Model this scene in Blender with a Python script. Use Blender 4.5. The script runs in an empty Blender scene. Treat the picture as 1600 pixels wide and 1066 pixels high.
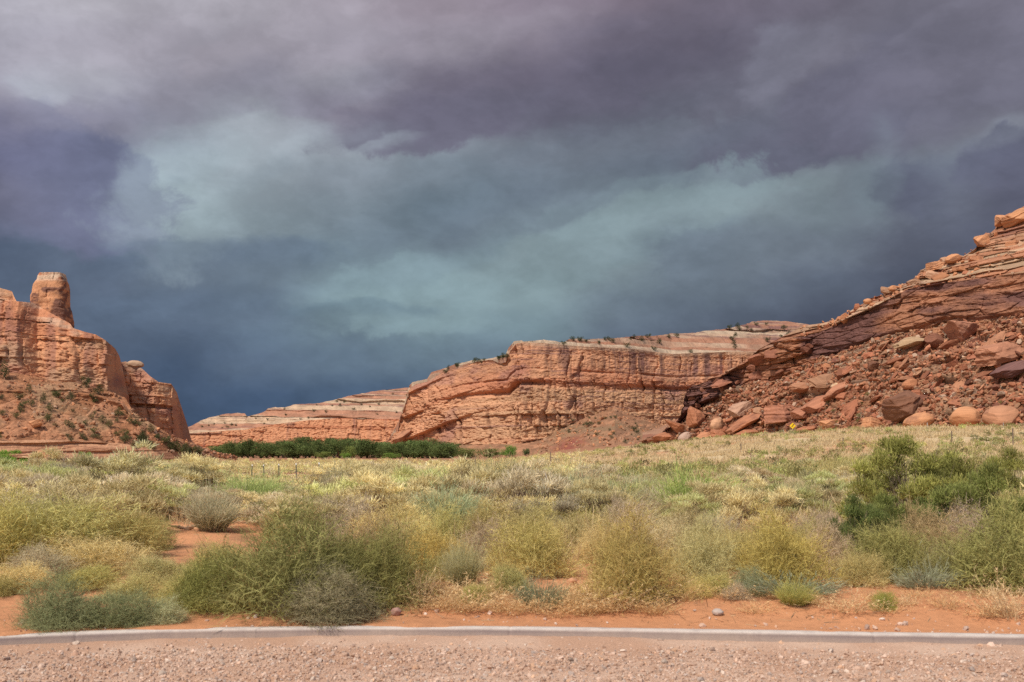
import bpy, math, random
import numpy as np
from mathutils import Vector

random.seed(7)
RNG = np.random.default_rng(7)
SC = bpy.context.scene
COL = SC.collection
R = math.radians

# ------------------------------------------------------------------ camera, sky, sun, exposure
F = 1778.0            # focal length in pixels of the 1600 px wide photograph (40 mm lens)
CX, HY, CAMZ = 800.0, 705.0, 1.6
cam_d = bpy.data.cameras.new("camera")
cam_d.sensor_width = 36.0
cam_d.lens = 36.0 * F / 1600.0
cam_d.shift_y = (HY - 533.0) / 1600.0
cam_d.clip_start, cam_d.clip_end = 0.1, 20000.0
cam_d.dof.use_dof = True
cam_d.dof.focus_distance = 60.0
cam_d.dof.aperture_fstop = 4.0
cam = bpy.data.objects.new("camera", cam_d)
COL.objects.link(cam)
cam.location = (0, 0, CAMZ)
cam.rotation_euler = (R(90), 0, 0)
SC.camera = cam

SUN_EL, SUN_AZ = 50.0, -146.0      # azimuth from the view direction (+Y), clockwise positive: behind the left shoulder
sun_d = bpy.data.lights.new("sun", 'SUN')
sun_d.energy = 4.0
sun_d.angle = R(7.0)
sun_d.color = (1.0, 0.91, 0.77)
sun = bpy.data.objects.new("sun", sun_d)
COL.objects.link(sun)
sv = Vector((math.sin(R(SUN_AZ)) * math.cos(R(SUN_EL)), math.cos(R(SUN_AZ)) * math.cos(R(SUN_EL)), math.sin(R(SUN_EL))))
sun.rotation_euler = (-sv).to_track_quat('-Z', 'Y').to_euler()

SC.view_settings.view_transform = 'Standard'
SC.view_settings.look = 'None'
SC.view_settings.exposure = 0.0
SC.view_settings.gamma = 1.0
SC.cycles.use_denoising = False
SC.cycles.max_bounces = 6
SC.cycles.diffuse_bounces = 3
SC.cycles.transparent_max_bounces = 8


def grey(c, k=0.18):
    m = sum(c) / 3.0
    c = tuple(v + (m - v) * k for v in c)
    return (c[0], c[1] + 0.25 * max(0.0, (c[0] + c[2]) / 2 - c[1] - 2), c[2])


def lin(c):
    return tuple(((v / 255.0) / 12.92 if v / 255.0 <= 0.04045 else ((v / 255.0 + 0.055) / 1.055) ** 2.4) for v in c)


class NT:
    """tiny helper round a node tree"""
    def __init__(s, tree):
        s.t = tree
        tree.nodes.clear()

    def n(s, kind, **kw):
        nd = s.t.nodes.new(kind)
        for k, v in kw.items():
            setattr(nd, k, v)
        return nd

    def l(s, a, b):
        s.t.links.new(a, b)

    def val(s, sock, v):
        if isinstance(v, bpy.types.NodeSocket):
            s.l(v, sock)
        else:
            sock.default_value = v

    def math(s, op, a, b=0.0, c=0.0, clamp=False):
        nd = s.n('ShaderNodeMath', operation=op, use_clamp=clamp)
        s.val(nd.inputs[0], a)
        s.val(nd.inputs[1], b)
        s.val(nd.inputs[2], c)
        return nd.outputs[0]

    def vmath(s, op, a, b=(0, 0, 0)):
        nd = s.n('ShaderNodeVectorMath', operation=op)
        s.val(nd.inputs[0], a)
        s.val(nd.inputs[1], b)
        return nd.outputs[0]

    def mix(s, fac, a, b, blend='MIX'):
        nd = s.n('ShaderNodeMix', data_type='RGBA', blend_type=blend)
        s.val(nd.inputs[0], fac)
        s.val(nd.inputs[6], a)
        s.val(nd.inputs[7], b)
        return nd.outputs[2]

    def ramp(s, fac, stops, interp='LINEAR'):
        nd = s.n('ShaderNodeValToRGB')
        r = nd.color_ramp
        r.interpolation = interp
        while len(r.elements) > 1:
            r.elements.remove(r.elements[-1])
        r.elements[0].position = stops[0][0]
        r.elements[0].color = stops[0][1]
        for p, c in stops[1:]:
            e = r.elements.new(p)
            e.color = c
        s.l(fac, nd.inputs[0])
        return nd.outputs[0]

    def noise(s, vec, scale, detail=4.0, rough=0.55, dist=0.0, col=False):
        nd = s.n('ShaderNodeTexNoise')
        if vec is not None:
            s.l(vec, nd.inputs['Vector'])
        nd.inputs['Scale'].default_value = scale
        nd.inputs['Detail'].default_value = detail
        nd.inputs['Roughness'].default_value = rough
        nd.inputs['Distortion'].default_value = dist
        return nd.outputs['Color' if col else 'Fac']

    def maprange(s, v, a, b, c=0.0, d=1.0, smooth=False):
        nd = s.n('ShaderNodeMapRange', interpolation_type='SMOOTHSTEP' if smooth else 'LINEAR')
        s.val(nd.inputs[0], v)
        for i, q in enumerate((a, b, c, d)):
            nd.inputs[i + 1].default_value = q
        return nd.outputs[0]


# storm sky: cloud colours on a grid of azimuth and elevation, broken up by noise; open Nishita sky behind the camera
SKY = {
    -350: [(0, (176, 172, 186)), (150, (140, 136, 160)), (300, (100, 104, 135)), (450, (84, 98, 126)), (650, (72, 88, 118))],
    0: [(0, (172, 167, 182)), (70, (160, 155, 172)), (130, (154, 148, 168)), (200, (122, 117, 146)), (250, (106, 104, 138)), (300, (112, 110, 136)), (345, (98, 101, 128)), (380, (82, 97, 124)), (500, (88, 104, 130)), (620, (74, 92, 122))],
    140: [(0, (172, 167, 180)), (70, (158, 154, 170)), (130, (160, 160, 174)), (180, (140, 136, 158)), (240, (108, 107, 138)), (300, (112, 112, 138)), (350, (112, 114, 138)), (385, (92, 106, 130)), (500, (86, 103, 129)), (620, (74, 92, 122))],
    270: [(0, (170, 164, 178)), (80, (156, 150, 167)), (150, (142, 138, 157)), (210, (140, 142, 160)), (255, (146, 158, 170)), (300, (152, 170, 178)), (345, (140, 160, 168)), (390, (108, 124, 142)), (480, (90, 107, 131)), (600, (68, 88, 119)), (680, (58, 79, 110))],
    400: [(0, (164, 157, 171)), (80, (150, 144, 160)), (140, (140, 137, 154)), (190, (154, 162, 173)), (260, (150, 163, 173)), (310, (136, 150, 161)), (360, (126, 143, 154)), (410, (110, 128, 145)), (480, (97, 116, 137)), (560, (84, 103, 128)), (630, (62, 83, 114)), (690, (58, 80, 112))],
    540: [(0, (158, 147, 163)), (70, (148, 141, 157)), (130, (145, 142, 157)), (170, (128, 121, 141)), (215, (142, 151, 162)), (270, (130, 142, 155)), (340, (120, 136, 149)), (410, (108, 128, 141)), (460, (122, 146, 156)), (500, (106, 127, 141)), (560, (90, 111, 132)), (620, (70, 92, 120))],
    680: [(0, (148, 133, 151)), (70, (140, 131, 148)), (130, (118, 109, 131)), (175, (107, 102, 124)), (215, (124, 134, 147)), (260, (116, 130, 144)), (330, (104, 122, 136)), (385, (108, 128, 140)), (440, (128, 151, 158)), (500, (121, 146, 155)), (560, (98, 120, 137)), (620, (76, 98, 124))],
    830: [(0, (133, 118, 138)), (60, (129, 117, 136)), (120, (108, 99, 121)), (180, (100, 99, 120)), (230, (112, 120, 135)), (290, (103, 117, 131)), (335, (112, 130, 141)), (380, (128, 147, 155)), (450, (126, 149, 156)), (510, (112, 136, 147)), (560, (100, 121, 137))],
    980: [(0, (123, 107, 128)), (60, (108, 98, 119)), (120, (96, 90, 112)), (190, (98, 99, 118)), (250, (102, 111, 127)), (295, (120, 135, 145)), (350, (126, 145, 152)), (410, (121, 139, 148)), (480, (106, 123, 137)), (540, (90, 105, 124))],
    1130: [(0, (110, 99, 120)), (60, (101, 94, 115)), (120, (101, 98, 118)), (190, (98, 98, 117)), (245, (98, 102, 119)), (285, (118, 132, 142)), (330, (123, 139, 147)), (380, (110, 124, 138)), (440, (106, 119, 134)), (500, (86, 97, 116)), (540, (78, 86, 108))],
    1280: [(0, (107, 99, 119)), (70, (112, 108, 127)), (130, (104, 100, 121)), (200, (102, 104, 122)), (235, (110, 119, 133)), (280, (121, 136, 145)), (330, (116, 131, 142)), (390, (106, 118, 133)), (440, (90, 100, 119)), (500, (76, 83, 105))],
    1420: [(0, (114, 109, 129)), (60, (109, 105, 126)), (130, (106, 102, 123)), (200, (106, 105, 124)), (245, (108, 118, 132)), (280, (96, 100, 119)), (330, (104, 111, 128)), (380, (90, 95, 115)), (440, (78, 84, 105))],
    1600: [(0, (118, 112, 133)), (80, (110, 106, 127)), (150, (107, 104, 125)), (205, (118, 120, 136)), (250, (98, 98, 120)), (320, (88, 89, 112)), (420, (80, 85, 108))],
    1950: [(0, (118, 112, 133)), (200, (112, 110, 132)), (350, (95, 96, 120)), (600, (84, 90, 114))],
}


EDGES = [
    (85, 282, 172, 95, -12, 'r', 0.16, 0.75, (106, 108, 138)),
    (330, 300, 150, 90, 30, 'l', 0.34, 0.34, (160, 177, 185)),
    (690, 172, 175, 50, 12, 'd', 0.18, 0.70, (105, 101, 122)),
    (600, 225, 60, 16, 15, 'u', 0.30, 0.40, (150, 160, 171)),
    (870, 130, 260, 60, 12, 'd', 0.25, 0.45, (101, 96, 117)),
    (1240, 214, 165, 54, 8, 'd', 0.14, 0.80, (99, 99, 119)),
    (1395, 150, 165, 75, 14, 'l', 0.16, 0.55, (105, 102, 123)),
    (1225, 105, 50, 70, -35, 'l', 0.25, 0.40, (124, 123, 141)),
    (1465, 292, 78, 58, 0, 'l', 0.26, 0.55, (89, 92, 113)),
    (1375, 262, 40, 70, -8, 'r', 0.45, 0.18, (126, 141, 151)),
    (1580, 262, 75, 55, 10, 'u', 0.16, 0.60, (94, 95, 117)),
    (1560, 205, 40, 22, 10, 'd', 0.45, 0.22, (130, 136, 150)),
    (985, 352, 250, 66, 15, 'u', 0.16, 0.50, (128, 147, 154)),
    (870, 300, 230, 48, 16, 'd', 0.20, 0.40, (103, 115, 130)),
    (1140, 405, 115, 62, 5, 'l', 0.20, 0.50, (105, 118, 132)),
    (680, 462, 165, 60, 8, 'l', 0.16, 0.50, (132, 155, 163)),
    (560, 492, 120, 22, 4, 'u', 0.30, 0.35, (100, 122, 139)),
    (640, 400, 200, 40, 18, 'd', 0.30, 0.35, (124, 145, 156)),
    (75, 128, 42, 22, -10, 'd', 0.30, 0.35, (168, 172, 184)),
    (200, 165, 170, 40, 6, 'd', 0.25, 0.30, (138, 134, 155)),
    (430, 80, 150, 45, 22, 'u', 0.22, 0.35, (162, 154, 168)),
    (520, 130, 120, 34, 15, 'd', 0.25, 0.35, (134, 130, 150)),
    (450, 250, 110, 34, 28, 'u', 0.25, 0.30, (156, 166, 176)),
    (760, 60, 160, 30, 10, 'u', 0.25, 0.30, (146, 136, 152)),
    (1000, 230, 120, 36, 12, 'u', 0.22, 0.35, (116, 124, 138)),
    (1470, 40, 60, 18, 25, 'u', 0.40, 0.22, (128, 124, 143)),
    (300, 420, 200, 40, 4, 'u', 0.25, 0.35, (92, 109, 133)),
]

CLOUDS = [
    (60, 128, 42, 24, 5, 0.8, 0.55, (172, 176, 188)),
    (190, 75, 110, 40, 15, 0.9, 0.40, (168, 160, 174)),
    (240, 285, 90, 55, 30, 0.8, 0.2, (158, 176, 184)),
    (110, 245, 140, 42, 3, 0.8, 0.2, (102, 101, 136)),
    (110, 340, 110, 26, 8, 0.8, 0.35, (122, 116, 142)),
    (70, 255, 165, 88, -6, 0.6, 0.25, (106, 104, 137)),
    (300, 300, 105, 62, 35, 0.7, 0.25, (156, 174, 182)),
    (640, 472, 135, 42, 10, 0.40, 0.45, (130, 154, 161)),
    (900, 300, 280, 38, 16, 0.55, 0.40, (101, 113, 129)),
    (930, 388, 300, 44, 18, 0.35, 0.42, (127, 148, 155)),
    (480, 85, 150, 30, 12, 0.6, 0.30, (160, 150, 166)),
    (390, 120, 60, 24, 20, 0.6, 0.30, (132, 129, 150)),
    (430, 270, 40, 16, 25, 0.6, 0.35, (132, 145, 157)),
    (330, 470, 170, 30, 6, 0.6, 0.30, (98, 116, 138)),
    (500, 520, 120, 24, 6, 0.6, 0.25, (104, 125, 142)),
    (980, 60, 190, 26, 12, 0.6, 0.30, (112, 104, 124)),
    (780, 200, 60, 14, 20, 0.5, 0.35, (128, 134, 148)),
    (1000, 180, 120, 18, 14, 0.5, 0.30, (106, 108, 126)),
    (1160, 160, 90, 16, 20, 0.6, 0.30, (112, 110, 128)),
    (1330, 150, 120, 20, 12, 0.6, 0.30, (112, 107, 126)),
    (1480, 110, 110, 20, 18, 0.6, 0.30, (116, 112, 131)),
    (1100, 480, 150, 30, 8, 0.6, 0.35, (92, 104, 122)),
    (730, 540, 110, 16, 6, 0.6, 0.25, (112, 134, 147)),
    (286, 281, 11, 6, 0, 0.8, 0.40, (122, 136, 150)),
    (640, 178, 110, 34, 12, 0.7, 0.55, (106, 100, 122)),
    (900, 120, 260, 50, 10, 0.9, 0.35, (98, 90, 113)),
    (575, 212, 34, 12, 20, 0.8, 0.45, (150, 160, 172)),
    (690, 330, 190, 40, 22, 0.9, 0.35, (102, 118, 134)),
    (900, 245, 90, 34, 10, 0.9, 0.35, (120, 130, 144)),
    (560, 455, 55, 20, 8, 0.7, 0.45, (132, 156, 164)),
    (820, 345, 150, 20, 16, 0.6, 0.30, (132, 150, 157)),
    (1100, 320, 120, 26, 14, 0.7, 0.35, (136, 152, 158)),
    (1215, 238, 95, 24, 6, 0.6, 0.3, (98, 97, 118)),
    (1290, 210, 170, 40, 8, 0.7, 0.50, (102, 100, 121)),
    (1250, 95, 70, 16, 40, 0.9, 0.40, (124, 122, 140)),
    (1370, 300, 26, 40, -15, 0.7, 0.50, (124, 140, 150)),
    (1435, 285, 48, 44, 0, 0.7, 0.25, (88, 90, 112)),
    (1500, 255, 40, 34, 30, 0.7, 0.45, (118, 128, 142)),
    (1572, 200, 26, 16, 10, 0.7, 0.55, (134, 140, 154)),
    (1570, 250, 60, 40, 0, 0.6, 0.50, (92, 92, 116)),
    (1060, 410, 55, 60, 10, 0.8, 0.35, (106, 120, 135)),
]


def build_world():
    w = bpy.data.worlds.new("World")
    SC.world = w
    w.use_nodes = True
    w.cycles.sampling_method = 'MANUAL'
    w.cycles.sample_map_resolution = 256
    t = NT(w.node_tree)
    tc = t.n('ShaderNodeTexCoord')
    d = tc.outputs['Generated']
    # domain warp: large rolling shapes and small wisps, stretched along the drift of the clouds
    mp = t.n('ShaderNodeMapping')
    t.l(d, mp.inputs[0])
    mp.inputs['Rotation'].default_value = (0, R(20), 0)
    mp.inputs['Scale'].default_value = (1.0, 1.0, 2.3)
    sd = mp.outputs[0]
    n1 = t.vmath('SUBTRACT', t.noise(sd, 7.0, 5.0, 0.55, 0.3, True), (0.5, 0.5, 0.5))
    n2 = t.vmath('SUBTRACT', t.noise(sd, 26.0, 5.0, 0.6, 0.4, True), (0.5, 0.5, 0.5))
    wv = t.vmath('ADD', t.vmath('MULTIPLY', n1, (0.050, 0.0, 0.034)), t.vmath('MULTIPLY', n2, (0.016, 0.0, 0.012)))
    dw = t.vmath('ADD', d, wv)
    sx = t.n('ShaderNodeSeparateXYZ')
    t.l(dw, sx.inputs[0])
    X, Y, Z = sx.outputs
    az = t.math('ARCTAN2', X, Y)
    hor = t.math('SQRT', t.math('ADD', t.math('MULTIPLY', X, X), t.math('MULTIPLY', Y, Y)))
    el = t.math('ARCTAN2', Z, hor)
    EL0, EL1 = -0.02, 0.42
    e01 = t.maprange(el, EL0, EL1)
    cols = []
    for px in sorted(SKY):
        a = math.atan((px - CX) / F)
        stops = []
        for py, c in SKY[px]:
            e = math.atan((HY - py) / F * math.cos(a))
            stops.append(((e - EL0) / (EL1 - EL0), lin(grey(c)) + (1.0,)))
        stops.sort(key=lambda q: q[0])
        cols.append((a, t.ramp(e01, stops, 'EASE')))
    cur = cols[0][1]
    for i in range(1, len(cols)):
        f = t.maprange(az, cols[i - 1][0], cols[i][0], 0, 1, True)
        cur = t.mix(f, cur, cols[i][1])
    # single clouds and gaps: (px, py, half width, half height, tilt, softness, opacity, colour)
    rag = t.math('SUBTRACT', t.noise(sd, 34.0, 7.0, 0.62, 0.3), 0.5)
    for px, py, rw, rh, rot, soft, op, c in CLOUDS:
        a = math.atan((px - CX) / F)
        e = math.atan((HY - py) / F * math.cos(a))
        da = t.math('SUBTRACT', az, a)
        de = t.math('SUBTRACT', el, e)
        cr, sr = math.cos(R(rot)), math.sin(R(rot))
        p = t.math('DIVIDE', t.math('ADD', t.math('MULTIPLY', da, cr), t.math('MULTIPLY', de, sr)), rw / F)
        q = t.math('DIVIDE', t.math('SUBTRACT', t.math('MULTIPLY', de, cr), t.math('MULTIPLY', da, sr)), rh / F)
        r = t.math('SQRT', t.math('ADD', t.math('MULTIPLY', p, p), t.math('MULTIPLY', q, q)))
        r = t.math('ADD', r, t.math('MULTIPLY', rag, 1.3))
        cur = t.mix(t.maprange(r, 1.0 - soft, 1.0 + soft, op, 0.0, True), cur, lin(grey(c, 0.05)) + (1,))
    # cloud edges: crisp along one rim, fading away behind it
    rag2 = t.math('SUBTRACT', t.noise(d, 20.0, 9.0, 0.64, 0.25), 0.5)
    for px, py, rw, rh, rot, side, soft, op, c in EDGES:
        a = math.atan((px - CX) / F)
        e = math.atan((HY - py) / F * math.cos(a))
        da = t.math('SUBTRACT', az, a)
        de = t.math('SUBTRACT', el, e)
        cr, sr = math.cos(R(rot)), math.sin(R(rot))
        p = t.math('DIVIDE', t.math('ADD', t.math('MULTIPLY', da, cr), t.math('MULTIPLY', de, sr)), rw / F)
        q = t.math('DIVIDE', t.math('SUBTRACT', t.math('MULTIPLY', de, cr), t.math('MULTIPLY', da, sr)), rh / F)
        r = t.math('SQRT', t.math('ADD', t.math('MULTIPLY', p, p), t.math('MULTIPLY', q, q)))
        r = t.math('ADD', r, t.math('MULTIPLY', rag2, 1.35))
        m = t.maprange(r, 1.0 - soft * 0.75, 1.0 + soft * 0.75, min(0.9, op * 1.2), 0.0, True)
        f = {'d': (q, -0.55, 0.55), 'u': (q, 0.55, -0.55), 'r': (p, 0.5, -0.7), 'l': (p, -0.5, 0.7)}[side]
        m = t.math('MULTIPLY', m, t.maprange(f[0], f[1], f[2], 1.0, 0.0, True))
        cur = t.mix(m, cur, lin(grey(c, 0.05)) + (1,))
    cur = t.mix(1.0, cur, (1.05, 1.055, 1.055, 1), 'MULTIPLY')
    # soft billows
    mb = t.n('ShaderNodeMapping')
    t.l(d, mb.inputs[0])
    mb.inputs['Rotation'].default_value = (0, R(24), 0)
    mb.inputs['Scale'].default_value = (1.0, 1.0, 1.7)
    bl = t.noise(mb.outputs[0], 9.0, 8.0, 0.58, 0.2)
    cur = t.mix(1.0, cur, t.maprange(bl, 0.36, 0.64, 0.90, 1.11, True), 'MULTIPLY')
    b2 = t.noise(mb.outputs[0], 34.0, 8.0, 0.62, 0.25)
    cur = t.mix(1.0, cur, t.maprange(b2, 0.36, 0.64, 0.955, 1.045, True), 'MULTIPLY')
    # the cloud deck overhead, brighter towards the sun behind the camera
    up = t.maprange(el, 0.36, 0.9, 0, 1, True)
    over = t.mix(t.noise(d, 3.0, 5.0), lin((140, 138, 148)) + (1,), lin((226, 223, 222)) + (1,))
    cur = t.mix(up, cur, over)
    sky = t.n('ShaderNodeTexSky', sky_type='NISHITA')
    sky.sun_disc = False
    sky.sun_elevation = R(SUN_EL)
    sky.sun_rotation = R(SUN_AZ)
    sky.dust_density = 1.5
    bg1 = t.n('ShaderNodeBackground')
    t.l(cur, bg1.inputs[0])
    bg1.inputs[1].default_value = 1.0
    bg2 = t.n('ShaderNodeBackground')
    t.l(sky.outputs[0], bg2.inputs[0])
    bg2.inputs[1].default_value = 0.10
    ms = t.n('ShaderNodeMixShader')
    absaz = t.math('ABSOLUTE', az)
    t.l(t.maprange(absaz, 0.9, 1.9, 0, 1, True), ms.inputs[0])
    t.l(bg1.outputs[0], ms.inputs[1])
    t.l(bg2.outputs[0], ms.inputs[2])
    out = t.n('ShaderNodeOutputWorld')
    t.l(ms.outputs[0], out.inputs[0])


build_world()

# ------------------------------------------------------------------ numpy noise
def _h(ix, iy, iz, seed):
    ix, iy, iz = (np.asarray(a).astype(np.int64) for a in (ix, iy, iz))
    h = (ix * 374761393 + iy * 668265263 + iz * 2147483647 + seed * 1274126177) & 0xFFFFFFFF
    h = ((h ^ (h >> 13)) * 1274126177) & 0xFFFFFFFF
    h = ((h ^ (h >> 16)) * 2246822519) & 0xFFFFFFFF
    h = h ^ (h >> 15)
    return h.astype(np.float64) / 4294967295.0


def vnoise(x, y, z, seed=0):
    x, y, z = np.broadcast_arrays(np.asarray(x, float), np.asarray(y, float), np.asarray(z, float))
    ix, iy, iz = np.floor(x), np.floor(y), np.floor(z)
    fx, fy, fz = x - ix, y - iy, z - iz
    ux, uy, uz = (q * q * q * (q * (q * 6 - 15) + 10) for q in (fx, fy, fz))
    r = 0
    for dx in (0, 1):
        wx = ux if dx else 1 - ux
        for dy in (0, 1):
            wy = uy if dy else 1 - uy
            for dz in (0, 1):
                wz = uz if dz else 1 - uz
                r = r + wx * wy * wz * _h(ix + dx, iy + dy, iz + dz, seed)
    return r * 2 - 1


def fbm(x, y, z=0.0, octv=4, seed=0, gain=0.5):
    a, s, t = 1.0, 0.0, 0.0
    f = 1.0
    for o in range(octv):
        s = s + a * vnoise(np.asarray(x) * f + 17.3 * o, np.asarray(y) * f + 9.1 * o, np.asarray(z) * f + 3.7 * o, seed + o)
        t += a
        a *= gain
        f *= 2.03
    return s / t


def worley(x, y, seed=0):
    """2-D cells: F1, F2, two random numbers per cell, offset to the cell's centre"""
    x, y = np.broadcast_arrays(np.asarray(x, float), np.asarray(y, float))
    ix, iy = np.floor(x), np.floor(y)
    f1 = np.full(x.shape, 9.0)
    f2 = np.full(x.shape, 9.0)
    ra, rb, ox, oy = (np.zeros(x.shape) for _ in range(4))
    for dx in (-1, 0, 1):
        for dy in (-1, 0, 1):
            cx, cy = ix + dx, iy + dy
            qx = cx + _h(cx, cy, 1, seed)
            qy = cy + _h(cx, cy, 2, seed)
            d = np.hypot(x - qx, y - qy)
            near = d < f1
            f2 = np.where(near, f1, np.minimum(f2, d))
            f1 = np.where(near, d, f1)
            ra = np.where(near, _h(cx, cy, 3, seed), ra)
            rb = np.where(near, _h(cx, cy, 4, seed), rb)
            ox = np.where(near, x - qx, ox)
            oy = np.where(near, y - qy, oy)
    return f1, f2, ra, rb, ox, oy


def sstep(a, b, x):
    t = np.clip((np.asarray(x, float) - a) / (b - a), 0, 1)
    return t * t * (3 - 2 * t)


def beds(seed, lo, hi, tmin, tmax, soft=0.25):
    """a random pile of rock beds: lookup tables (height -> protrusion, colour number)"""
    r = np.random.default_rng(seed)
    z = np.arange(lo, hi, 0.05)
    prot, colr = np.zeros(z.shape), np.zeros(z.shape)
    ids, n = np.zeros(z.shape), 0
    h = lo
    while h < hi:
        t = r.uniform(tmin, tmax) * (2.2 if r.random() < 0.18 else 1.0)
        m = (z >= h) & (z < h + t)
        prot[m] = r.uniform(-1, 1)
        colr[m] = r.random()
        ids[m] = n
        n += 1
        h += t
    k = max(1, int(soft / 0.05))
    ker = np.ones(k) / k
    pad = lambda a: np.convolve(np.pad(a, k, mode='edge'), ker, mode='same')[k:-k]
    return z, pad(prot), pad(colr), ids


def bricks(s, h, bed, spacing, seed):
    """blocks between bedding planes and joints: a number per block, distance to the nearest joint (0..0.5), lateral place in the block"""
    bz, _, _, bi = bed
    i = np.clip(((h - bz[0]) / 0.05).astype(int), 0, len(bz) - 1)
    k = bi[i]
    sp = spacing * (0.5 + 1.3 * _h(k, 0 * k, 5, seed))
    q = s / sp + 7.0 * _h(k, 0 * k, 6, seed)
    q = q + 0.30 * vnoise(q * 0.9, k, 0, seed + 1)
    c = np.floor(q)
    f = q - c
    return _h(c, k, 7, seed), np.minimum(f, 1 - f), f - 0.5, _h(c, k, 8, seed)


def terrace(z, bed, flat=0.62):
    """remap heights into steps: flat treads, steep risers, following the pile of beds"""
    bz, _, _, bi = bed
    n = int(bi[-1]) + 1
    lo = np.array([bz[bi == k][0] for k in range(n)] + [bz[-1] + 0.05])
    i = np.clip(((z - bz[0]) / 0.05).astype(int), 0, len(bz) - 1)
    k = bi[i].astype(int)
    f = np.clip((z - lo[k]) / (lo[k + 1] - lo[k]), 0, 1)
    g = np.where(f < flat, 0.12 * f / flat, 0.12 + 0.88 * sstep(flat, 1.0, f))
    return lo[k] + g * (lo[k + 1] - lo[k])


def lerp3(a, b, t):
    return np.asarray(a) * (1 - t[..., None]) + np.asarray(b) * t[..., None]


# ------------------------------------------------------------------ meshes and tags
def mesh_from(name, V, quads=None, tris=None, col=None, smooth=True):
    me = bpy.data.meshes.new(name)
    V = np.asarray(V, np.float32).reshape(-1, 3)
    me.vertices.add(len(V))
    me.vertices.foreach_set('co', V.ravel())
    idx, tot = [], []
    if quads is not None and len(quads):
        q = np.asarray(quads, np.int32)
        idx.append(q.ravel())
        tot.append(np.full(len(q), 4, np.int32))
    if tris is not None and len(tris):
        q = np.asarray(tris, np.int32)
        idx.append(q.ravel())
        tot.append(np.full(len(q), 3, np.int32))
    idx = np.concatenate(idx)
    tot = np.concatenate(tot)
    me.loops.add(len(idx))
    me.loops.foreach_set('vertex_index', idx)
    me.polygons.add(len(tot))
    st = np.concatenate([[0], np.cumsum(tot)[:-1]]).astype(np.int32)
    me.polygons.foreach_set('loop_start', st)
    me.polygons.foreach_set('loop_total', tot)
    me.polygons.foreach_set('use_smooth', np.full(len(tot), smooth))
    if col is not None:
        a = me.color_attributes.new('Col', 'FLOAT_COLOR', 'POINT')
        c = np.ones((len(V), 4), np.float32)
        c[:, :3] = np.clip(np.asarray(col).reshape(-1, 3), 0, 1)
        a.data.foreach_set('color', c.ravel())
    me.update(calc_edges=True)
    return me


def link(name, me, mat=None, parent=None, loc=(0, 0, 0)):
    o = bpy.data.objects.new(name, me)
    COL.objects.link(o)
    if mat is not None and me is not None and not me.materials:
        me.materials.append(mat)
    o.location = loc
    if parent is not None:
        o.parent = parent
    return o


def tag(o, label=None, cat=None, group=None, kind=None):
    for k, v in (('label', label), ('category', cat), ('group', group), ('kind', kind)):
        if v:
            o[k] = v
    return o


def copy_tree(o, parent=None):
    c = o.copy()
    COL.objects.link(c)
    c.parent = parent
    for ch in o.children:
        copy_tree(ch, c)
    return c


# ------------------------------------------------------------------ materials
def new_mat(name):
    m = bpy.data.materials.new(name)
    m.use_nodes = True
    return m, NT(m.node_tree)


def attr_mat(name, rough=0.9, nscale=1.0, amt=0.25, bump=0.0, bscale=1.0, tint=False, spec=0.2):
    """colour from the mesh's own Col attribute, broken by noise, with a noise bump"""
    m, t = new_mat(name)
    a = t.n('ShaderNodeAttribute', attribute_name='Col')
    c = a.outputs['Color']
    tc = t.n('ShaderNodeTexCoord')
    if amt:
        nz = t.noise(tc.outputs['Object'], nscale, 6.0, 0.65)
        c = t.mix(1.0, c, t.maprange(nz, 0.25, 0.75, 1 - amt, 1 + amt), 'MULTIPLY')
    if tint:
        oi = t.n('ShaderNodeObjectInfo')
        c = t.mix(1.0, c, oi.outputs['Color'], 'MULTIPLY')
    p = t.n('ShaderNodeBsdfPrincipled')
    t.l(c, p.inputs['Base Color'])
    p.inputs['Roughness'].default_value = rough
    p.inputs['Specular IOR Level'].default_value = spec
    if bump:
        b = t.n('ShaderNodeBump')
        b.inputs['Strength'].default_value = 1.0
        b.inputs['Distance'].default_value = bump
        t.l(t.noise(tc.outputs['Object'], bscale, 8.0, 0.7), b.inputs['Height'])
        t.l(b.outputs[0], p.inputs['Normal'])
    o = t.n('ShaderNodeOutputMaterial')
    t.l(p.outputs[0], o.inputs[0])
    return m


def leaf_mat(name, trans=0.3):
    """thin plant matter: diffuse plus light let through, colour from Col times the plant's own tint"""
    m, t = new_mat(name)
    a = t.n('ShaderNodeAttribute', attribute_name='Col')
    oi = t.n('ShaderNodeObjectInfo')
    c = t.mix(1.0, a.outputs['Color'], oi.outputs['Color'], 'MULTIPLY')
    d = t.n('ShaderNodeBsdfDiffuse')
    tr = t.n('ShaderNodeBsdfTranslucent')
    t.l(c, d.inputs[0])
    t.l(c, tr.inputs[0])
    ms = t.n('ShaderNodeMixShader')
    ms.inputs[0].default_value = trans
    t.l(d.outputs[0], ms.inputs[1])
    t.l(tr.outputs[0], ms.inputs[2])
    o = t.n('ShaderNodeOutputMaterial')
    t.l(ms.outputs[0], o.inputs[0])
    return m


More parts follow.
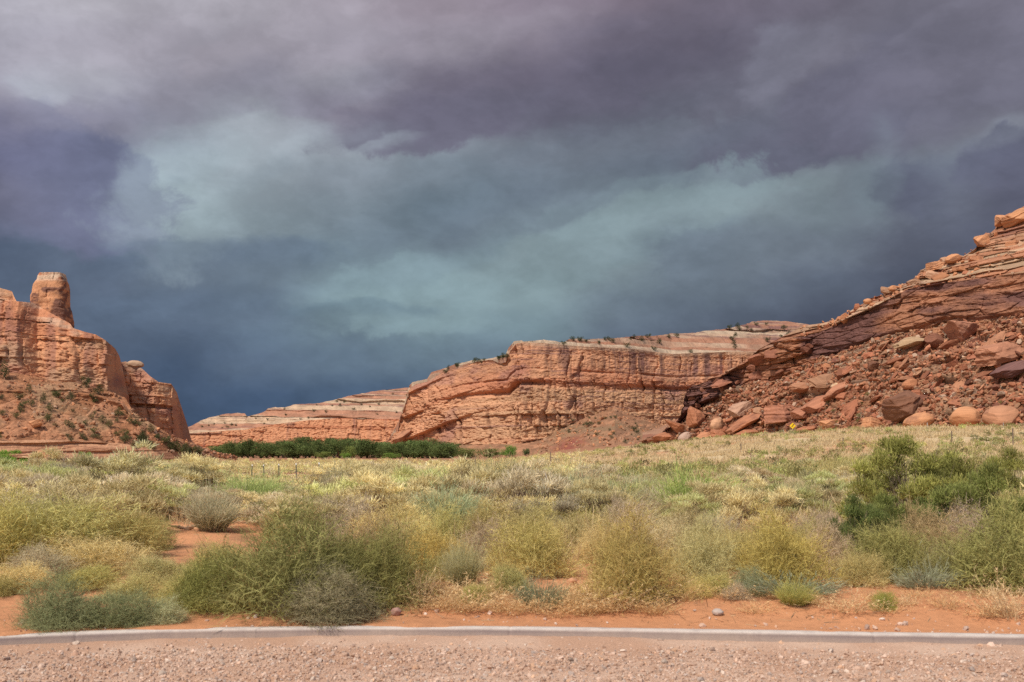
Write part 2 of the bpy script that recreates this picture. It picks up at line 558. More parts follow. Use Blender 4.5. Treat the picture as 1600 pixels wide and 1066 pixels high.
M_ROCK = attr_mat('cliff_rock', 0.92, 0.9, 0.22, 0.5, 0.55)
M_ROCKN = attr_mat('near_slope_rock', 0.92, 1.6, 0.25, 0.25, 1.2)
M_FAR = attr_mat('far_cliff_rock', 0.92, 0.4, 0.2, 1.0, 0.25)
M_SOIL = attr_mat('red_soil', 0.95, 9.0, 0.16, 0.02, 14.0)
M_LEAF = leaf_mat('dry_foliage', 0.38)
M_FINE = leaf_mat('fine_twigs', 0.22)
M_GREEN = leaf_mat('green_foliage', 0.35)
M_STEM = leaf_mat('woody_stem', 0.0)
M_STONE = attr_mat('gravel_stone', 0.85, 40.0, 0.15, 0.0)
M_BARK = attr_mat('bark', 0.95, 3.0, 0.25, 0.05, 6.0)


def plain_mat(name, col, rough=0.6, metal=0.0, amt=0.15, nscale=8.0, bump=0.0, bscale=40.0):
    m, t = new_mat(name)
    tc = t.n('ShaderNodeTexCoord')
    nz = t.noise(tc.outputs['Object'], nscale, 5.0, 0.6)
    c = t.mix(1.0, tuple(col) + (1,), t.maprange(nz, 0.25, 0.75, 1 - amt, 1 + amt), 'MULTIPLY')
    p = t.n('ShaderNodeBsdfPrincipled')
    t.l(c, p.inputs['Base Color'])
    p.inputs['Roughness'].default_value = rough
    p.inputs['Metallic'].default_value = metal
    if bump:
        b = t.n('ShaderNodeBump')
        b.inputs['Distance'].default_value = bump
        t.l(t.noise(tc.outputs['Object'], bscale, 6.0, 0.6), b.inputs['Height'])
        t.l(b.outputs[0], p.inputs['Normal'])
    o = t.n('ShaderNodeOutputMaterial')
    t.l(p.outputs[0], o.inputs[0])
    return m


def boulder_mat():
    """sandstone: tint per boulder, bedding lines, dark desert varnish in patches"""
    m, t = new_mat('sandstone_boulder')
    tc = t.n('ShaderNodeTexCoord')
    oi = t.n('ShaderNodeObjectInfo')
    ob = tc.outputs['Object']
    off = t.vmath('ADD', ob, t.n('ShaderNodeCombineXYZ').outputs[0])
    rnd = t.n('ShaderNodeCombineXYZ')
    t.l(t.math('MULTIPLY', oi.outputs['Random'], 40.0), rnd.inputs[0])
    off = t.vmath('ADD', ob, rnd.outputs[0])
    mp = t.n('ShaderNodeMapping')
    t.l(off, mp.inputs[0])
    mp.inputs['Scale'].default_value = (0.6, 0.6, 5.0)
    bed = t.noise(mp.outputs[0], 2.2, 5.0, 0.6)
    c = t.mix(1.0, oi.outputs['Color'], t.maprange(bed, 0.25, 0.75, 0.72, 1.25), 'MULTIPLY')
    var = t.maprange(t.noise(off, 1.4, 6.0, 0.65, 0.6), 0.54, 0.68, 0.0, 0.55)
    c = t.mix(var, c, (0.13, 0.055, 0.045, 1))
    p = t.n('ShaderNodeBsdfPrincipled')
    t.l(c, p.inputs['Base Color'])
    p.inputs['Roughness'].default_value = 0.9
    p.inputs['Specular IOR Level'].default_value = 0.2
    b = t.n('ShaderNodeBump')
    b.inputs['Distance'].default_value = 0.12
    t.l(t.math('ADD', t.noise(off, 3.0, 9.0, 0.7), t.math('MULTIPLY', bed, 0.6)), b.inputs['Height'])
    t.l(b.outputs[0], p.inputs['Normal'])
    o = t.n('ShaderNodeOutputMaterial')
    t.l(p.outputs[0], o.inputs[0])
    return m


M_BOULDER = boulder_mat()

# ------------------------------------------------------------------ ground
_kp = np.array([(0, 1011), (100, 1008), (300, 1000), (500, 997), (800, 999), (1200, 1004), (1600, 1011)], float)
_ky = CAMZ * F / (_kp[:, 1] - HY)
_kx = (_kp[:, 0] - CX) / F * _ky
_kc = np.polyfit(_kx, _ky, 3)


def kerb_y(x):
    x = np.asarray(x, float)
    xc = np.clip(x, -4.6, 4.6)
    y = np.polyval(_kc, xc)
    return y + np.where(x < -4.6, (x + 4.6) * 0.22, 0) - np.where(x > 4.6, (x - 4.6) * 0.10, 0)


KERB_H, KERB_W = 0.085, 0.16


def ground_z(x, y):
    x = np.asarray(x, float)
    y = np.asarray(y, float)
    d = y - kerb_y(x) - KERB_W
    near = 0.075 + 0.13 * sstep(0.0, 1.6, d)
    m = sstep(0.15, 1.2, d)
    z = near + m * (0.10 * fbm(x / 2.4, y / 2.4, 0, 3, 11) + 0.035 * fbm(x / 0.5, y / 0.5, 0, 3, 12))
    z = z + m * 0.012 * fbm(x / 0.12, y / 0.12, 0, 2, 13)
    z = z + 0.35 * fbm(x / 22, y / 22, 0, 2, 14) * sstep(18, 70, y)
    z = z - (0.45 + 0.85 * (1 - sstep(-10, 30, x))) * sstep(26, 105, y) + 5.1 * sstep(-12, 60, x) * sstep(30, 170, y)
    spill = sstep(0.08, 0.45, fbm(x / 0.9, x * 0, 0, 3, 15) - 0.02)
    z = z + sstep(0.35, 0.0, d) * 0.022 * spill
    cut = d + 0.13 * spill + 0.015 * fbm(x / 0.07, y / 0.07, 0, 2, 16)
    z = np.where(cut < 0, -0.12 - 0.3 * sstep(0, 0.3, -d), z - np.where(d < 0, -d * 0.10, 0))
    return z


def at_ground(px, py):
    """world point where the line of sight through a pixel meets the ground"""
    ys = np.geomspace(8.6, 700, 6000)
    xs = (px - CX) / F * ys
    zz = ground_z(xs, ys)
    line = CAMZ + (HY - py) / F * ys
    hit = np.nonzero(zz >= line)[0]
    i = hit[0] if len(hit) else len(ys) - 1
    return float(xs[i]), float(ys[i]), float(zz[i])


def build_ground():
    rows = np.concatenate([np.linspace(6.0, 9.0, 30)[:-1], np.geomspace(9.0, 10.2, 130)[:-1], np.geomspace(10.2, 40, 300)[:-1], np.geomspace(40, 400, 200)[:-1], np.geomspace(400, 6000, 40)])
    u = np.linspace(-1, 1, 520)
    u = np.sign(u) * (0.55 * np.abs(u) + 0.45 * np.abs(u) ** 3)
    X = u[None, :] * (rows[:, None] * 1.15 + 6.0)
    Y = np.repeat(rows[:, None], len(u), 1)
    Z = ground_z(X, Y)
    # red sand, straw litter under the grass field, damp and organic patches
    sand = np.array((0.53, 0.248, 0.124))
    c = np.ones(X.shape + (3,)) * sand
    n = fbm(X / 1.3, Y / 1.3, 0, 5, 21)
    c = c * (1 + 0.16 * n)[..., None]
    tan = sstep(-0.1, 0.5, fbm(X / 5, Y / 5, 0, 4, 22)) * sstep(14, 26, Y)
    c = lerp3(c, np.array((0.50, 0.34, 0.20)), 0.75 * tan)
    straw = sstep(16, 40, Y) * sstep(-0.30, 0.22, fbm(X / 5, Y / 8, 0, 5, 23) + 0.18)
    c = lerp3(c, np.array((0.57, 0.45, 0.275)), 0.85 * straw)
    lit = sstep(0.12, 0.45, fbm(X / 0.7, Y / 0.7, 0, 4, 24)) * sstep(10.2, 11.5, Y) * 0.5
    c = lerp3(c, np.array((0.20, 0.115, 0.07)), lit)
    far = sstep(230, 330, Y)
    c = lerp3(c, np.array((0.33, 0.16, 0.09)), far)
    nr, nc = X.shape
    i = np.arange(nr * nc).reshape(nr, nc)
    q = np.stack([i[:-1, :-1], i[:-1, 1:], i[1:, 1:], i[1:, :-1]], -1).reshape(-1, 4)
    o = link('ground', mesh_from('ground', np.stack([X, Y, Z], -1), q, None, c), M_SOIL)
    tag(o, kind='structure')
    # gravel parking strip this side of the kerb
    xs = np.linspace(-16, 16, 320)
    vs = np.linspace(0, 1, 130)
    X = np.repeat(xs[None], len(vs), 0)
    y1 = kerb_y(xs) + 0.03
    Y = -6 + (y1[None] + 6) * (vs[:, None] ** 0.55)
    Z = 0.012 * fbm(X / 0.9, Y / 0.9, 0, 3, 31) + 0.006 * fbm(X / 0.06, Y / 0.06, 0, 2, 32)
    dk = y1[None] - Y
    Z = Z + sstep(0.55, 0.0, dk) * (0.012 + 0.035 * np.clip(fbm(X / 0.8, Y / 3, 0, 4, 34), 0, 1))
    n = fbm(X / 0.5, Y / 0.5, 0, 4, 33)
    c = lerp3(np.array((0.45, 0.275, 0.19)), np.array((0.54, 0.375, 0.285)), sstep(-0.4, 0.5, n))
    nr, nc = X.shape
    i = np.arange(nr * nc).reshape(nr, nc)
    q = np.stack([i[:-1, :-1], i[:-1, 1:], i[1:, 1:], i[1:, :-1]], -1).reshape(-1, 4)
    o = link('gravel_lot', mesh_from('gravel_lot', np.stack([X, Y, Z], -1), q, None, c), attr_mat('gravel_dust', 0.95, 60.0, 0.3, 0.006, 90.0))
    tag(o, kind='structure')


build_ground()


def kerb_mat():
    m, t = new_mat('kerb_concrete')
    tc = t.n('ShaderNodeTexCoord')
    ob = tc.outputs['Object']
    a = t.n('ShaderNodeAttribute', attribute_name='Col')
    n1 = t.noise(ob, 60.0, 5.0, 0.7)
    c = t.mix(1.0, a.outputs['Color'], t.maprange(n1, 0.25, 0.75, 0.86, 1.12), 'MULTIPLY')
    mp = t.n('ShaderNodeMapping')
    t.l(ob, mp.inputs[0])
    mp.inputs['Scale'].default_value = (1.0, 1.0, 0.3)
    st = t.maprange(t.noise(mp.outputs[0], 7.0, 6.0, 0.65), 0.45, 0.7, 0.0, 0.35)
    c = t.mix(st, c, (0.20, 0.15, 0.15, 1))
    p = t.n('ShaderNodeBsdfPrincipled')
    t.l(c, p.inputs['Base Color'])
    p.inputs['Roughness'].default_value = 0.9
    b = t.n('ShaderNodeBump')
    b.inputs['Distance'].default_value = 0.004
    t.l(t.noise(ob, 120.0, 6.0, 0.7), b.inputs['Height'])
    t.l(b.outputs[0], p.inputs['Normal'])
    o = t.n('ShaderNodeOutputMaterial')
    t.l(p.outputs[0], o.inputs[0])
    return m


def build_kerb():
    xs = np.linspace(-15, 15, 4200)
    y = kerb_y(xs)
    dy = np.gradient(y, xs)
    nx, ny = -dy / np.hypot(1, dy), 1 / np.hypot(1, dy)
    h, w, r = KERB_H, KERB_W, 0.025
    prof = [(-0.012, -0.1), (-0.006, 0.0), (0.0, h * 0.5), (0.006, h - r)]
    for a in np.linspace(0.15, 1.0, 5):
        prof.append((0.006 + r * (1 - math.cos(a * math.pi / 2)), h - r + r * math.sin(a * math.pi / 2)))
    prof += [(w * 0.5, h + 0.001), (w - 0.015, h - 0.001), (w, h - 0.015), (w, -0.1)]
    prof = np.array(prof)
    V = np.zeros((len(xs), len(prof), 3))
    joint = np.zeros(len(xs))
    for jx in (-13.2, -10.2, -7.2, -3.62, -0.02, 3.0, 6.1, 9.1, 12.1):
        joint = np.maximum(joint, np.exp(-((xs - jx) / 0.014) ** 2))
    wob = 0.004 * fbm(xs / 0.5, xs * 0, 0, 3, 41)
    for k, (d, z) in enumerate(prof):
        dd = d + wob + (joint * 0.006 if d < w * 0.4 else 0)
        V[:, k, 0] = xs + nx * dd
        V[:, k, 1] = y + ny * dd
        V[:, k, 2] = z - joint * (0.004 if z > h * 0.4 else 0) + 0.003 * fbm(xs / 0.3, xs * 0 + k * .3, 0, 3, 42)
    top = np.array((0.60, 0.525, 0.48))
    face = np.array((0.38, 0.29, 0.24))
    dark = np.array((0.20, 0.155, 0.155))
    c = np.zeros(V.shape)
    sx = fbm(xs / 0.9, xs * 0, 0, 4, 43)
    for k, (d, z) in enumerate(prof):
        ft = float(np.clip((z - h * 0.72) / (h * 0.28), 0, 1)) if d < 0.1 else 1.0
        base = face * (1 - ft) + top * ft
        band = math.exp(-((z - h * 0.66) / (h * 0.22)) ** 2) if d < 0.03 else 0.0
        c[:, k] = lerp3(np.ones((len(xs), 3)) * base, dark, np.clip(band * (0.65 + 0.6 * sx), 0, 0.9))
    n0, n1 = V.shape[:2]
    i = np.arange(n0 * n1).reshape(n0, n1)
    q = np.stack([i[:-1, :-1], i[1:, :-1], i[1:, 1:], i[:-1, 1:]], -1).reshape(-1, 4)
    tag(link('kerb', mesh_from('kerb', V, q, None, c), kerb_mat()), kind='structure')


build_kerb()

# ------------------------------------------------------------------ cliffs and slopes
class Sheet:
    """a rock face built as a fine grid between traced lines that each stand at their own distance"""
    def __init__(s, px0, px1, ncol):
        s.px = np.linspace(px0, px1, ncol)
        s.Y, s.Z, s.W = [], [], []      # rows
        s.cur = None
        s.kind = []

    def _at(s, pts):
        p = np.array(pts, float)
        return np.interp(s.px, p[:, 0], p[:, 1])

    def line(s, n, name, py=None, D=None, slope=None, dz=None, ease=None):
        if D is not None:
            d = s._at(D) if not np.isscalar(D) else s.cur[0] + D
        if py is not None:
            y = s._at(py)
            ang = (HY - y) / F
            if slope is not None:
                sl = s._at(slope) if not np.isscalar(slope) else slope
                den = ang - sl
                d = (s.cur[1] - sl * s.cur[0] - CAMZ) / den
                d = np.maximum(d, s.cur[0] + 0.2)
            z = CAMZ + ang * d
        elif dz is not None:
            z = s.cur[1] + dz
        else:
            z = ground_z((s.px - CX) / F * d, d)
        new = (d, z)
        if s.cur is None:
            s.Y.append(d); s.Z.append(z); s.kind.append(name); s.W.append(0.0)
        else:
            for k in range(1, n + 1):
                t = k / n
                te = t if ease is None else t ** ease
                s.Y.append(s.cur[0] * (1 - te) + d * te)
                s.Z.append(s.cur[1] * (1 - t) + z * t)
                s.kind.append(name)
                s.W.append(t)
        s.cur = new
        return s

    def grid(s):
        Y = np.array(s.Y); Z = np.array(s.Z)
        X = (s.px[None] - CX) / F * Y
        s.P = np.stack([X, Y, Z], -1)
        s.kind = np.array(s.kind)
        s.W = np.array(s.W)
        return s.P

    def normals(s, P=None):
        P = s.P if P is None else P
        du = np.gradient(P, axis=1)
        dv = np.gradient(P, axis=0)
        n = np.cross(du, dv)
        n /= np.linalg.norm(n, axis=-1, keepdims=True) + 1e-9
        return n

    def build(s, name, mat, col):
        nr, nc = s.P.shape[:2]
        i = np.arange(nr * nc).reshape(nr, nc)
        q = np.stack([i[:-1, :-1], i[:-1, 1:], i[1:, 1:], i[1:, :-1]], -1).reshape(-1, 4)
        o = link(name, mesh_from(name, s.P, q, None, col), mat)
        tag(o, kind='structure')
        return o

    def proj(s):
        p = s.P
        return CX + F * p[..., 0] / p[..., 1], HY - F * (p[..., 2] - CAMZ) / p[..., 1]

    def pick(s, px, py):
        if not hasattr(s, '_pp'):
            s._pp = s.proj()
        d = (s._pp[0] - px) ** 2 + (s._pp[1] - py) ** 2
        near = d < d.min() + 4.0
        yy = np.where(near, s.P[..., 1], 1e9)
        return np.unravel_index(np.argmin(yy), yy.shape)


ORANGE = np.array((0.53, 0.258, 0.140))
RED = np.array((0.42, 0.158, 0.083))
TAN = np.array((0.54, 0.325, 0.185))
PALE = np.array((0.56, 0.42, 0.31))
VARN = np.array((0.125, 0.06, 0.055))  # desert varnish; also used for the painted ledge shadow lines on the caps
TALUS = np.array((0.36, 0.180, 0.100))


def cliff_relief(S, P, seed, amp, bed, dip=0.0, joint=14.0, scale=1.0):
    """bedding ledges, vertical joints, blocks and roughness for a cliff face; metres outwards"""
    s = P[..., 0] + 0.35 * P[..., 1]
    z = P[..., 2]
    h = z + dip * s + 0.7 * scale * fbm(s / (38 * scale), z / (60 * scale), 0, 3, seed)
    bz, bp, bc, bi = bed
    L = np.interp(h, bz, bp)
    lat = 0.55 + 0.75 * fbm(s / (26 * scale), z / (9 * scale), 0, 3, seed + 1)
    d = 1.05 * L * np.clip(lat, 0.15, 1.4)
    # pilasters between the big vertical joints, then blocks bed by bed
    q = s / joint + 0.5 * fbm(s / 25, z / 16, 0, 3, seed + 2) + 0.12 * fbm(s / 3, z / 5, 0, 2, seed + 3)
    c0 = np.floor(q)
    f = q - c0
    d += 1.5 * (_h(c0, 0 * c0, 1, seed) - 0.5) + 1.4 * (f - 0.5) * (_h(c0, 0 * c0, 2, seed) - 0.4)
    jd = np.minimum(f, 1 - f)
    jm = sstep(-0.2, 0.3, fbm(s / 30, z / 14, 0, 2, seed + 4))
    d -= 0.7 * jm * np.exp(-(jd / 0.035) ** 2)
    ra, ed, fx, rb = bricks(s + 0.5 * fbm(s / 4, z / 4, 0, 2, seed + 8), h + 0.25 * fbm(s / 7, z / 5, 0, 3, seed + 5), bed, joint * 0.55, seed + 5)
    d += 0.9 * (ra - 0.5) + 1.0 * fx * (rb - 0.5) - 0.35 * np.exp(-(ed / 0.06) ** 2)
    d += 1.1 * fbm(s / (17 * scale), P[..., 1] / (17 * scale), z / (22 * scale), 6, seed + 6, 0.58)
    d += 0.50 * fbm(s / 2.2, P[..., 1] / 3, z / 0.9, 4, seed + 7, 0.65)
    return d * amp, h, np.interp(h, bz, bc)


def rubble_relief(u, v, seed, big=6.0, rot=30.0):
    """tumbled tilted blocks: stretched cells with their own height and tilt; returns relief and numbers per block"""
    a = R(rot)
    p, q = u * math.cos(a) + v * math.sin(a), -u * math.sin(a) + v * math.cos(a)
    p = p + 0.9 * fbm(u / 5, v / 5, 0, 3, seed + 9)
    out = 0
    ids = []
    for k, (sz, am) in enumerate(((big, 1.25), (big * 0.45, 0.7), (big * 0.2, 0.34))):
        f1, f2, ra, rb, ox, oy = worley(p / (sz * 1.7), q / (sz * 0.8), seed + k)
        up = np.clip(ra - 0.35, 0, 1)
        out = out + am * (up * 1.7 + (0.8 * ox * (rb - 0.5) + 1.1 * oy * (ra - 0.2)) - 0.45 * np.exp(-((f2 - f1) / 0.09) ** 2))
        ids.append((ra, rb))
    return out, ids


# ---- far cliff up the canyon
def far_cliff():
    S = Sheet(180, 760, 620)
    S.line(0, 'toe', D=[(180, 1120), (760, 1100)], py=[(180, 716), (760, 714)])
    S.line(30, 'talus', py=[(180, 702), (300, 699), (400, 693), (760, 690)], slope=0.5)
    S.line(70, 'cliff', py=[(180, 684), (300, 677), (385, 671), (420, 664), (470, 658), (530, 653), (570, 655), (625, 655), (760, 640)], slope=3.0)
    S.line(150, 'cap', py=[(180, 684), (240, 681), (300, 665), (312, 658), (330, 652), (352, 647), (372, 645), (383, 646), (386, 651), (398, 648), (410, 645), (420, 638), (430, 636), (445, 637), (460, 632), (500, 630), (530, 623), (550, 618), (580, 612), (600, 610), (640, 606), (760, 596)], slope=0.30)
    S.line(6, 'back', D=180.0, dz=-4.0)
    P = S.grid()
    N = S.normals()
    rel, h, bc = cliff_relief(S, P, 100, 1.0, beds(3, -40, 160, 2.0, 7.0, 0.5), 0.03, 30.0, 2.0)
    k = S.kind
    w = np.where(k == 'cliff', 2.6, np.where(k == 'cap', 2.2, np.where(k == 'talus', 1.0, 0.0)))[:, None]
    hz, hp, hc, hi = beds(4, -40, 160, 1.5, 5.0, 0.4)
    s = P[..., 0]
    ledge = np.interp(h + 2 * fbm(s / 60, P[..., 1] / 60, 0, 3, 7), hz, hp)
    capm = (k == 'cap')[:, None]
    S.P[..., 1] -= rel * w * np.where(capm, 0.4, 1) + np.where(capm, 4.0 * ledge, 0)
    zz = P[..., 2] + (2.2 * fbm(s / 45, P[..., 1] / 45, 0, 4, 8) + 0.03 * s) * np.where(capm, 1, 0)
    stair = terrace(zz, beds(5, -40, 200, 2.5, 7.0)) - (zz - P[..., 2])
    S.P[..., 2] = np.where(capm, stair * (1 - S.W[:, None] ** 8) + P[..., 2] * S.W[:, None] ** 8, P[..., 2])
    S.P[..., 2] += np.where(capm, 0.7 * fbm(s / 8, P[..., 1] / 8, 0, 4, 8), 0)
    c = lerp3(ORANGE * np.array((1.0, 0.98, 1.0)), RED, sstep(0.3, 0.8, bc))
    streak = sstep(0.15, 0.6, fbm(s / 5.5, P[..., 2] / 40, 0, 4, 9)) * np.where(k == 'cliff', 0.6, 0.0)[:, None]
    c = lerp3(c, VARN * 1.6, streak)
    cb = beds(6, -40, 200, 0.9, 2.8, 0.15)
    cbed = np.interp(zz + 1.0 * fbm(s / 30, P[..., 1] / 30, 0, 3, 13), cb[0], cb[2])
    capc = lerp3(np.array((0.36, 0.18, 0.115)), PALE * np.array((0.84, 0.78, 0.72)), sstep(0.50, 0.82, cbed + 0.28 * fbm(s / 18, zz / 2.5, 0, 4, 15) + 0.16 * S.W[:, None]))
    ledge_shade = 1.0 * (np.abs(np.gradient(np.interp(zz, cb[0], cb[3]), axis=0)) > 0.01)
    ledge_shade = np.maximum(ledge_shade, np.roll(ledge_shade, 1, 0))
    capc = lerp3(capc, VARN * 1.5, 0.75 * ledge_shade * sstep(-0.3, 0.2, fbm(s / 18, zz / 5, 0, 3, 16)))  # ledge shadow lines painted into the cap colour along bed edges
    capc = capc * (1 + 0.40 * fbm(s / 7, P[..., 1] / 9, zz / 2, 4, 14))[..., None]
    c = lerp3(c, capc, capm * np.ones_like(s))
    S.build('far_cliff', M_FAR, c)
    return S


FAR = far_cliff()


# ---- the tall cliff in the middle with its pale mesa top
def main_cliff():
    S = Sheet(598, 1420, 1050)
    S.line(0, 'toe', D=[(598, 600), (700, 560), (800, 505), (880, 480), (960, 440), (1060, 440), (1420, 470)], py=[(598, 722), (1420, 722)])
    S.line(50, 'talus', py=[(598, 696), (640, 696), (800, 694), (850, 686), (880, 668), (920, 651), (960, 637), (1000, 655), (1050, 668), (1100, 655), (1420, 620)],
           D=[(598, 640), (640, 622), (700, 590), (780, 545), (800, 538), (860, 542), (960, 555), (1100, 578), (1300, 604), (1420, 616)])
    S.line(240, 'cliff', py=[(598, 695), (606, 689), (613, 680), (625, 659), (632, 634), (640, 609), (650, 601), (668, 597), (690, 583), (720, 571), (742, 566), (772, 561), (790, 559), (795, 548), (803, 538), (815, 535), (850, 536), (870, 538), (890, 540), (930, 542), (990, 545), (1010, 548), (1050, 553), (1090, 551), (1150, 549), (1205, 551), (1420, 545)],
           slope=[(598, 1.6), (700, 1.9), (770, 2.6), (800, 6.0), (1420, 8.0)])
    S.line(170, 'cap', py=[(598, 694), (606, 687), (613, 677), (625, 655), (632, 629), (640, 603), (645, 597), (668, 593), (674, 583), (690, 578), (700, 573), (720, 567), (742, 562), (760, 561), (780, 557), (790, 553), (795, 542), (803, 533), (815, 531), (818, 533), (850, 530), (870, 533), (882, 534), (890, 529), (905, 528), (920, 529), (945, 528), (965, 527), (980, 526), (1000, 525), (1025, 525), (1050, 521), (1080, 520), (1110, 516), (1140, 513), (1165, 507), (1175, 503), (1200, 501), (1230, 503), (1250, 506), (1270, 509), (1420, 500)],
           slope=[(598, 0.8), (800, 0.6), (900, 0.30), (1000, 0.23), (1420, 0.23)])
    S.line(8, 'back', D=140.0, dz=-6.0)
    P = S.grid().copy()
    k = S.kind
    px = S.px[None, :]
    bed = beds(21, -30, 160, 1.5, 7.0, 0.12)
    dipw = sstep(0, 1, (800 - px) / 160.0)
    rel, h, bc = cliff_relief(S, P, 200, 1.0, bed, 0.0, 15.0, 1.0)
    # the slabs left of the nose lean down to the left
    s = P[..., 0] + 0.35 * P[..., 1]
    relL, hL, bcL = cliff_relief(S, P, 260, 1.0, beds(22, -120, 260, 2.0, 7.0, 0.5), -0.62, 17.0, 1.0)
    rel = rel * (1 - dipw) + 1.5 * relL * dipw
    bc = bc * (1 - dipw) + bcL * dipw
    z = P[..., 2]
    y = P[..., 1]
    ztop = S.Z[np.nonzero(k == 'cliff')[0][-1]][None]
    zbot = S.Z[np.nonzero(k == 'talus')[0][-1]][None]
    zlow = np.minimum(np.percentile(zbot, 20), ztop - 4.0)
    fh = np.clip((z - zlow) / (ztop - zlow + 1e-6), 0, 1)
    cl = (k == 'cliff')[:, None]
    cp = (k == 'cap')[:, None]
    tl = (k == 'talus')[:, None]
    # massive upper wall stands proud of the thin-bedded lower wall, with an undercut between
    prof = 1.6 * sstep(0.60, 0.64, fh) - 3.0 * np.clip(0.45 + 1.1 * fbm(s / 22, z * 0, 0, 3, 232), 0, 1) * np.exp(-((fh - 0.585 + 0.03 * fbm(s / 30, z * 0, 0, 3, 233)) / 0.022) ** 2) - 1.5 * np.clip(0.5 + 1.2 * fbm(s / 18, z * 0, 0, 3, 234), 0, 1) * np.exp(-((fh - 0.74) / 0.012) ** 2) - 6.0 * fh * sstep(0.0, 1.0, fh) * 0.4
    ledge = np.interp(h + 1.2 * fbm(s / 30, P[..., 1] / 30, 0, 3, 207), bed[0], bed[1])
    qq = s / 6.5 + 0.6 * fbm(s / 14, z / 12, 0, 3, 225)
    ff = qq - np.floor(qq)
    gcrack = np.exp(-(np.minimum(ff, 1 - ff) / 0.04) ** 2) * sstep(-0.1, 0.3, fbm(s / 16, z / 9, 0, 3, 226)) * (1 - 0.6 * dipw)
    out = np.where(cl, (2.5 * rel * (1 - 0.35 * sstep(0.62, 0.7, fh)) - 4.0 * gcrack + prof * (1 - dipw)) * np.minimum(1, 8 * (1 - fh) + 0.35), 0)
    out = out + np.where(cp, 0.7 * rel + 3.0 * ledge, 0)
    ru, ids = rubble_relief(P[..., 0], P[..., 2] * 2, 210, 7.0, 20.0)
    out = out + np.where(tl, 0.9 * ru * sstep(0.05, 0.3, S.W[:, None]), 0)
    S.P[..., 1] -= out
    S.P[..., 0] -= np.where(cl, out * 0.45, 0)
    zz = z + 1.6 * fbm(s / 34, y / 34, 0, 4, 219) + 0.012 * s
    keep = np.clip(S.W[:, None] ** 10 + sstep(0.06, 0.0, S.W[:, None]), 0, 1)
    stair = terrace(zz, beds(25, -40, 200, 2.2, 6.5)) - (zz - z)
    S.P[..., 2] = np.where(cp, stair * (1 - keep) + z * keep, S.P[..., 2])
    S.P[..., 2] += np.where(cp, 0.5 * fbm(s / 5, P[..., 1] / 5, 0, 5, 208), 0) + np.where(tl, 0.5 * fbm(s / 6, P[..., 1] / 6, 0, 4, 209), 0)
    # colours of the beds
    c = lerp3(ORANGE, RED, sstep(0.45, 0.95, bc) * 0.6)
    low = cl * (1 - sstep(0.52, 0.62, fh)) * (1 - dipw)
    c = lerp3(c, TAN * np.array((0.95, 0.92, 0.9)), 0.75 * low * sstep(0.1, 0.5, bc))
    c = c * (1 + 0.26 * fbm(s / 14, z / 1.6, 0, 5, 211) + 0.20 * fbm(s / 5, z / 4, 0, 4, 229))[..., None]
    # black water streaks below the rim on the upper wall, varnish patches further down
    st = sstep(0.02, 0.5, fbm(s / 2.6, z / 45, 0, 4, 212) + 0.25 * fbm(s / 30, 0 * z, 0, 2, 213)) * sstep(0.70, 0.80, fh + 0.06 * fbm(s / 3, 0 * z, 0, 2, 214)) * sstep(820, 900, px) * (1 - 0.6 * sstep(1120, 1180, px))
    c = lerp3(c, RED * np.array((1.05, 1.0, 1.0)), 0.45 * cl * sstep(0.60, 0.68, fh) * (1 - sstep(0.80, 0.88, fh)) * (1 - dipw) * sstep(-0.3, 0.3, fbm(s / 15, z / 4, 0, 3, 235)))
    c = lerp3(c, VARN, 0.75 * st * cl)
    vp = sstep(0.22, 0.5, fbm(s / 14, z / 10, P[..., 1] / 30, 5, 215)) * cl
    c = lerp3(c, VARN * 2.0, 0.45 * vp)
    cb = beds(26, -40, 200, 0.5, 1.9, 0.1)
    cbed = np.interp(zz + 0.8 * fbm(s / 18, y / 18, 0, 3, 220), cb[0], cb[2])
    capc = lerp3(np.array((0.33, 0.155, 0.095)), PALE * np.array((0.80, 0.76, 0.70)), sstep(0.36, 0.74, cbed + 0.16 * fbm(s / 10, zz / 1.5, 0, 4, 227)))
    ledge_shade = 1.0 * (np.abs(np.gradient(np.interp(zz, cb[0], cb[3]), axis=0)) > 0.01)
    ledge_shade = np.maximum(ledge_shade, np.roll(ledge_shade, 1, 0))
    capc = lerp3(capc, VARN * 1.3, 0.8 * ledge_shade * sstep(-0.3, 0.2, fbm(s / 9, zz / 3, 0, 3, 228)))  # painted dark lines stand in for shadow under the cap's ledges
    capc = lerp3(capc, np.array((0.30, 0.17, 0.11)), 0.6 * sstep(0.15, 0.5, fbm(s / 8, zz / 1.2, 0, 4, 221)))
    capc = capc * (1 + 0.25 * fbm(s / 3.5, y / 5, zz, 4, 222))[..., None]
    pale = cp * np.ones_like(z)
    c = lerp3(c, capc, pale)
    # thin dark partings between the beds, dark upright cracks
    pb = beds(27, -40, 200, 0.9, 3.6, 0.05)
    pid = np.interp(h + 0.4 * fbm(s / 15, z / 5, 0, 3, 223), pb[0], pb[3])
    part = np.exp(-((pid - np.round(pid)) / 0.0001) ** 2)
    edge = 1.0 * (np.abs(np.gradient(pid, axis=0)) > 0.02)
    edge = np.maximum(edge, np.maximum(np.roll(edge, 1, 0), np.roll(edge, -1, 0)))
    c = lerp3(c, VARN * 1.6, 0.6 * edge * cl * sstep(-0.15, 0.35, fbm(s / 12, z / 4, 0, 3, 224)) * (1 - 0.7 * dipw))
    qq = s / 6.5 + 0.6 * fbm(s / 14, z / 12, 0, 3, 225)
    ff = qq - np.floor(qq)
    crack = np.exp(-(np.minimum(ff, 1 - ff) / 0.035) ** 2) * sstep(-0.1, 0.3, fbm(s / 16, z / 9, 0, 3, 226)) * (1 - dipw)
    c = lerp3(c, VARN * 1.2, 0.75 * crack * cl)
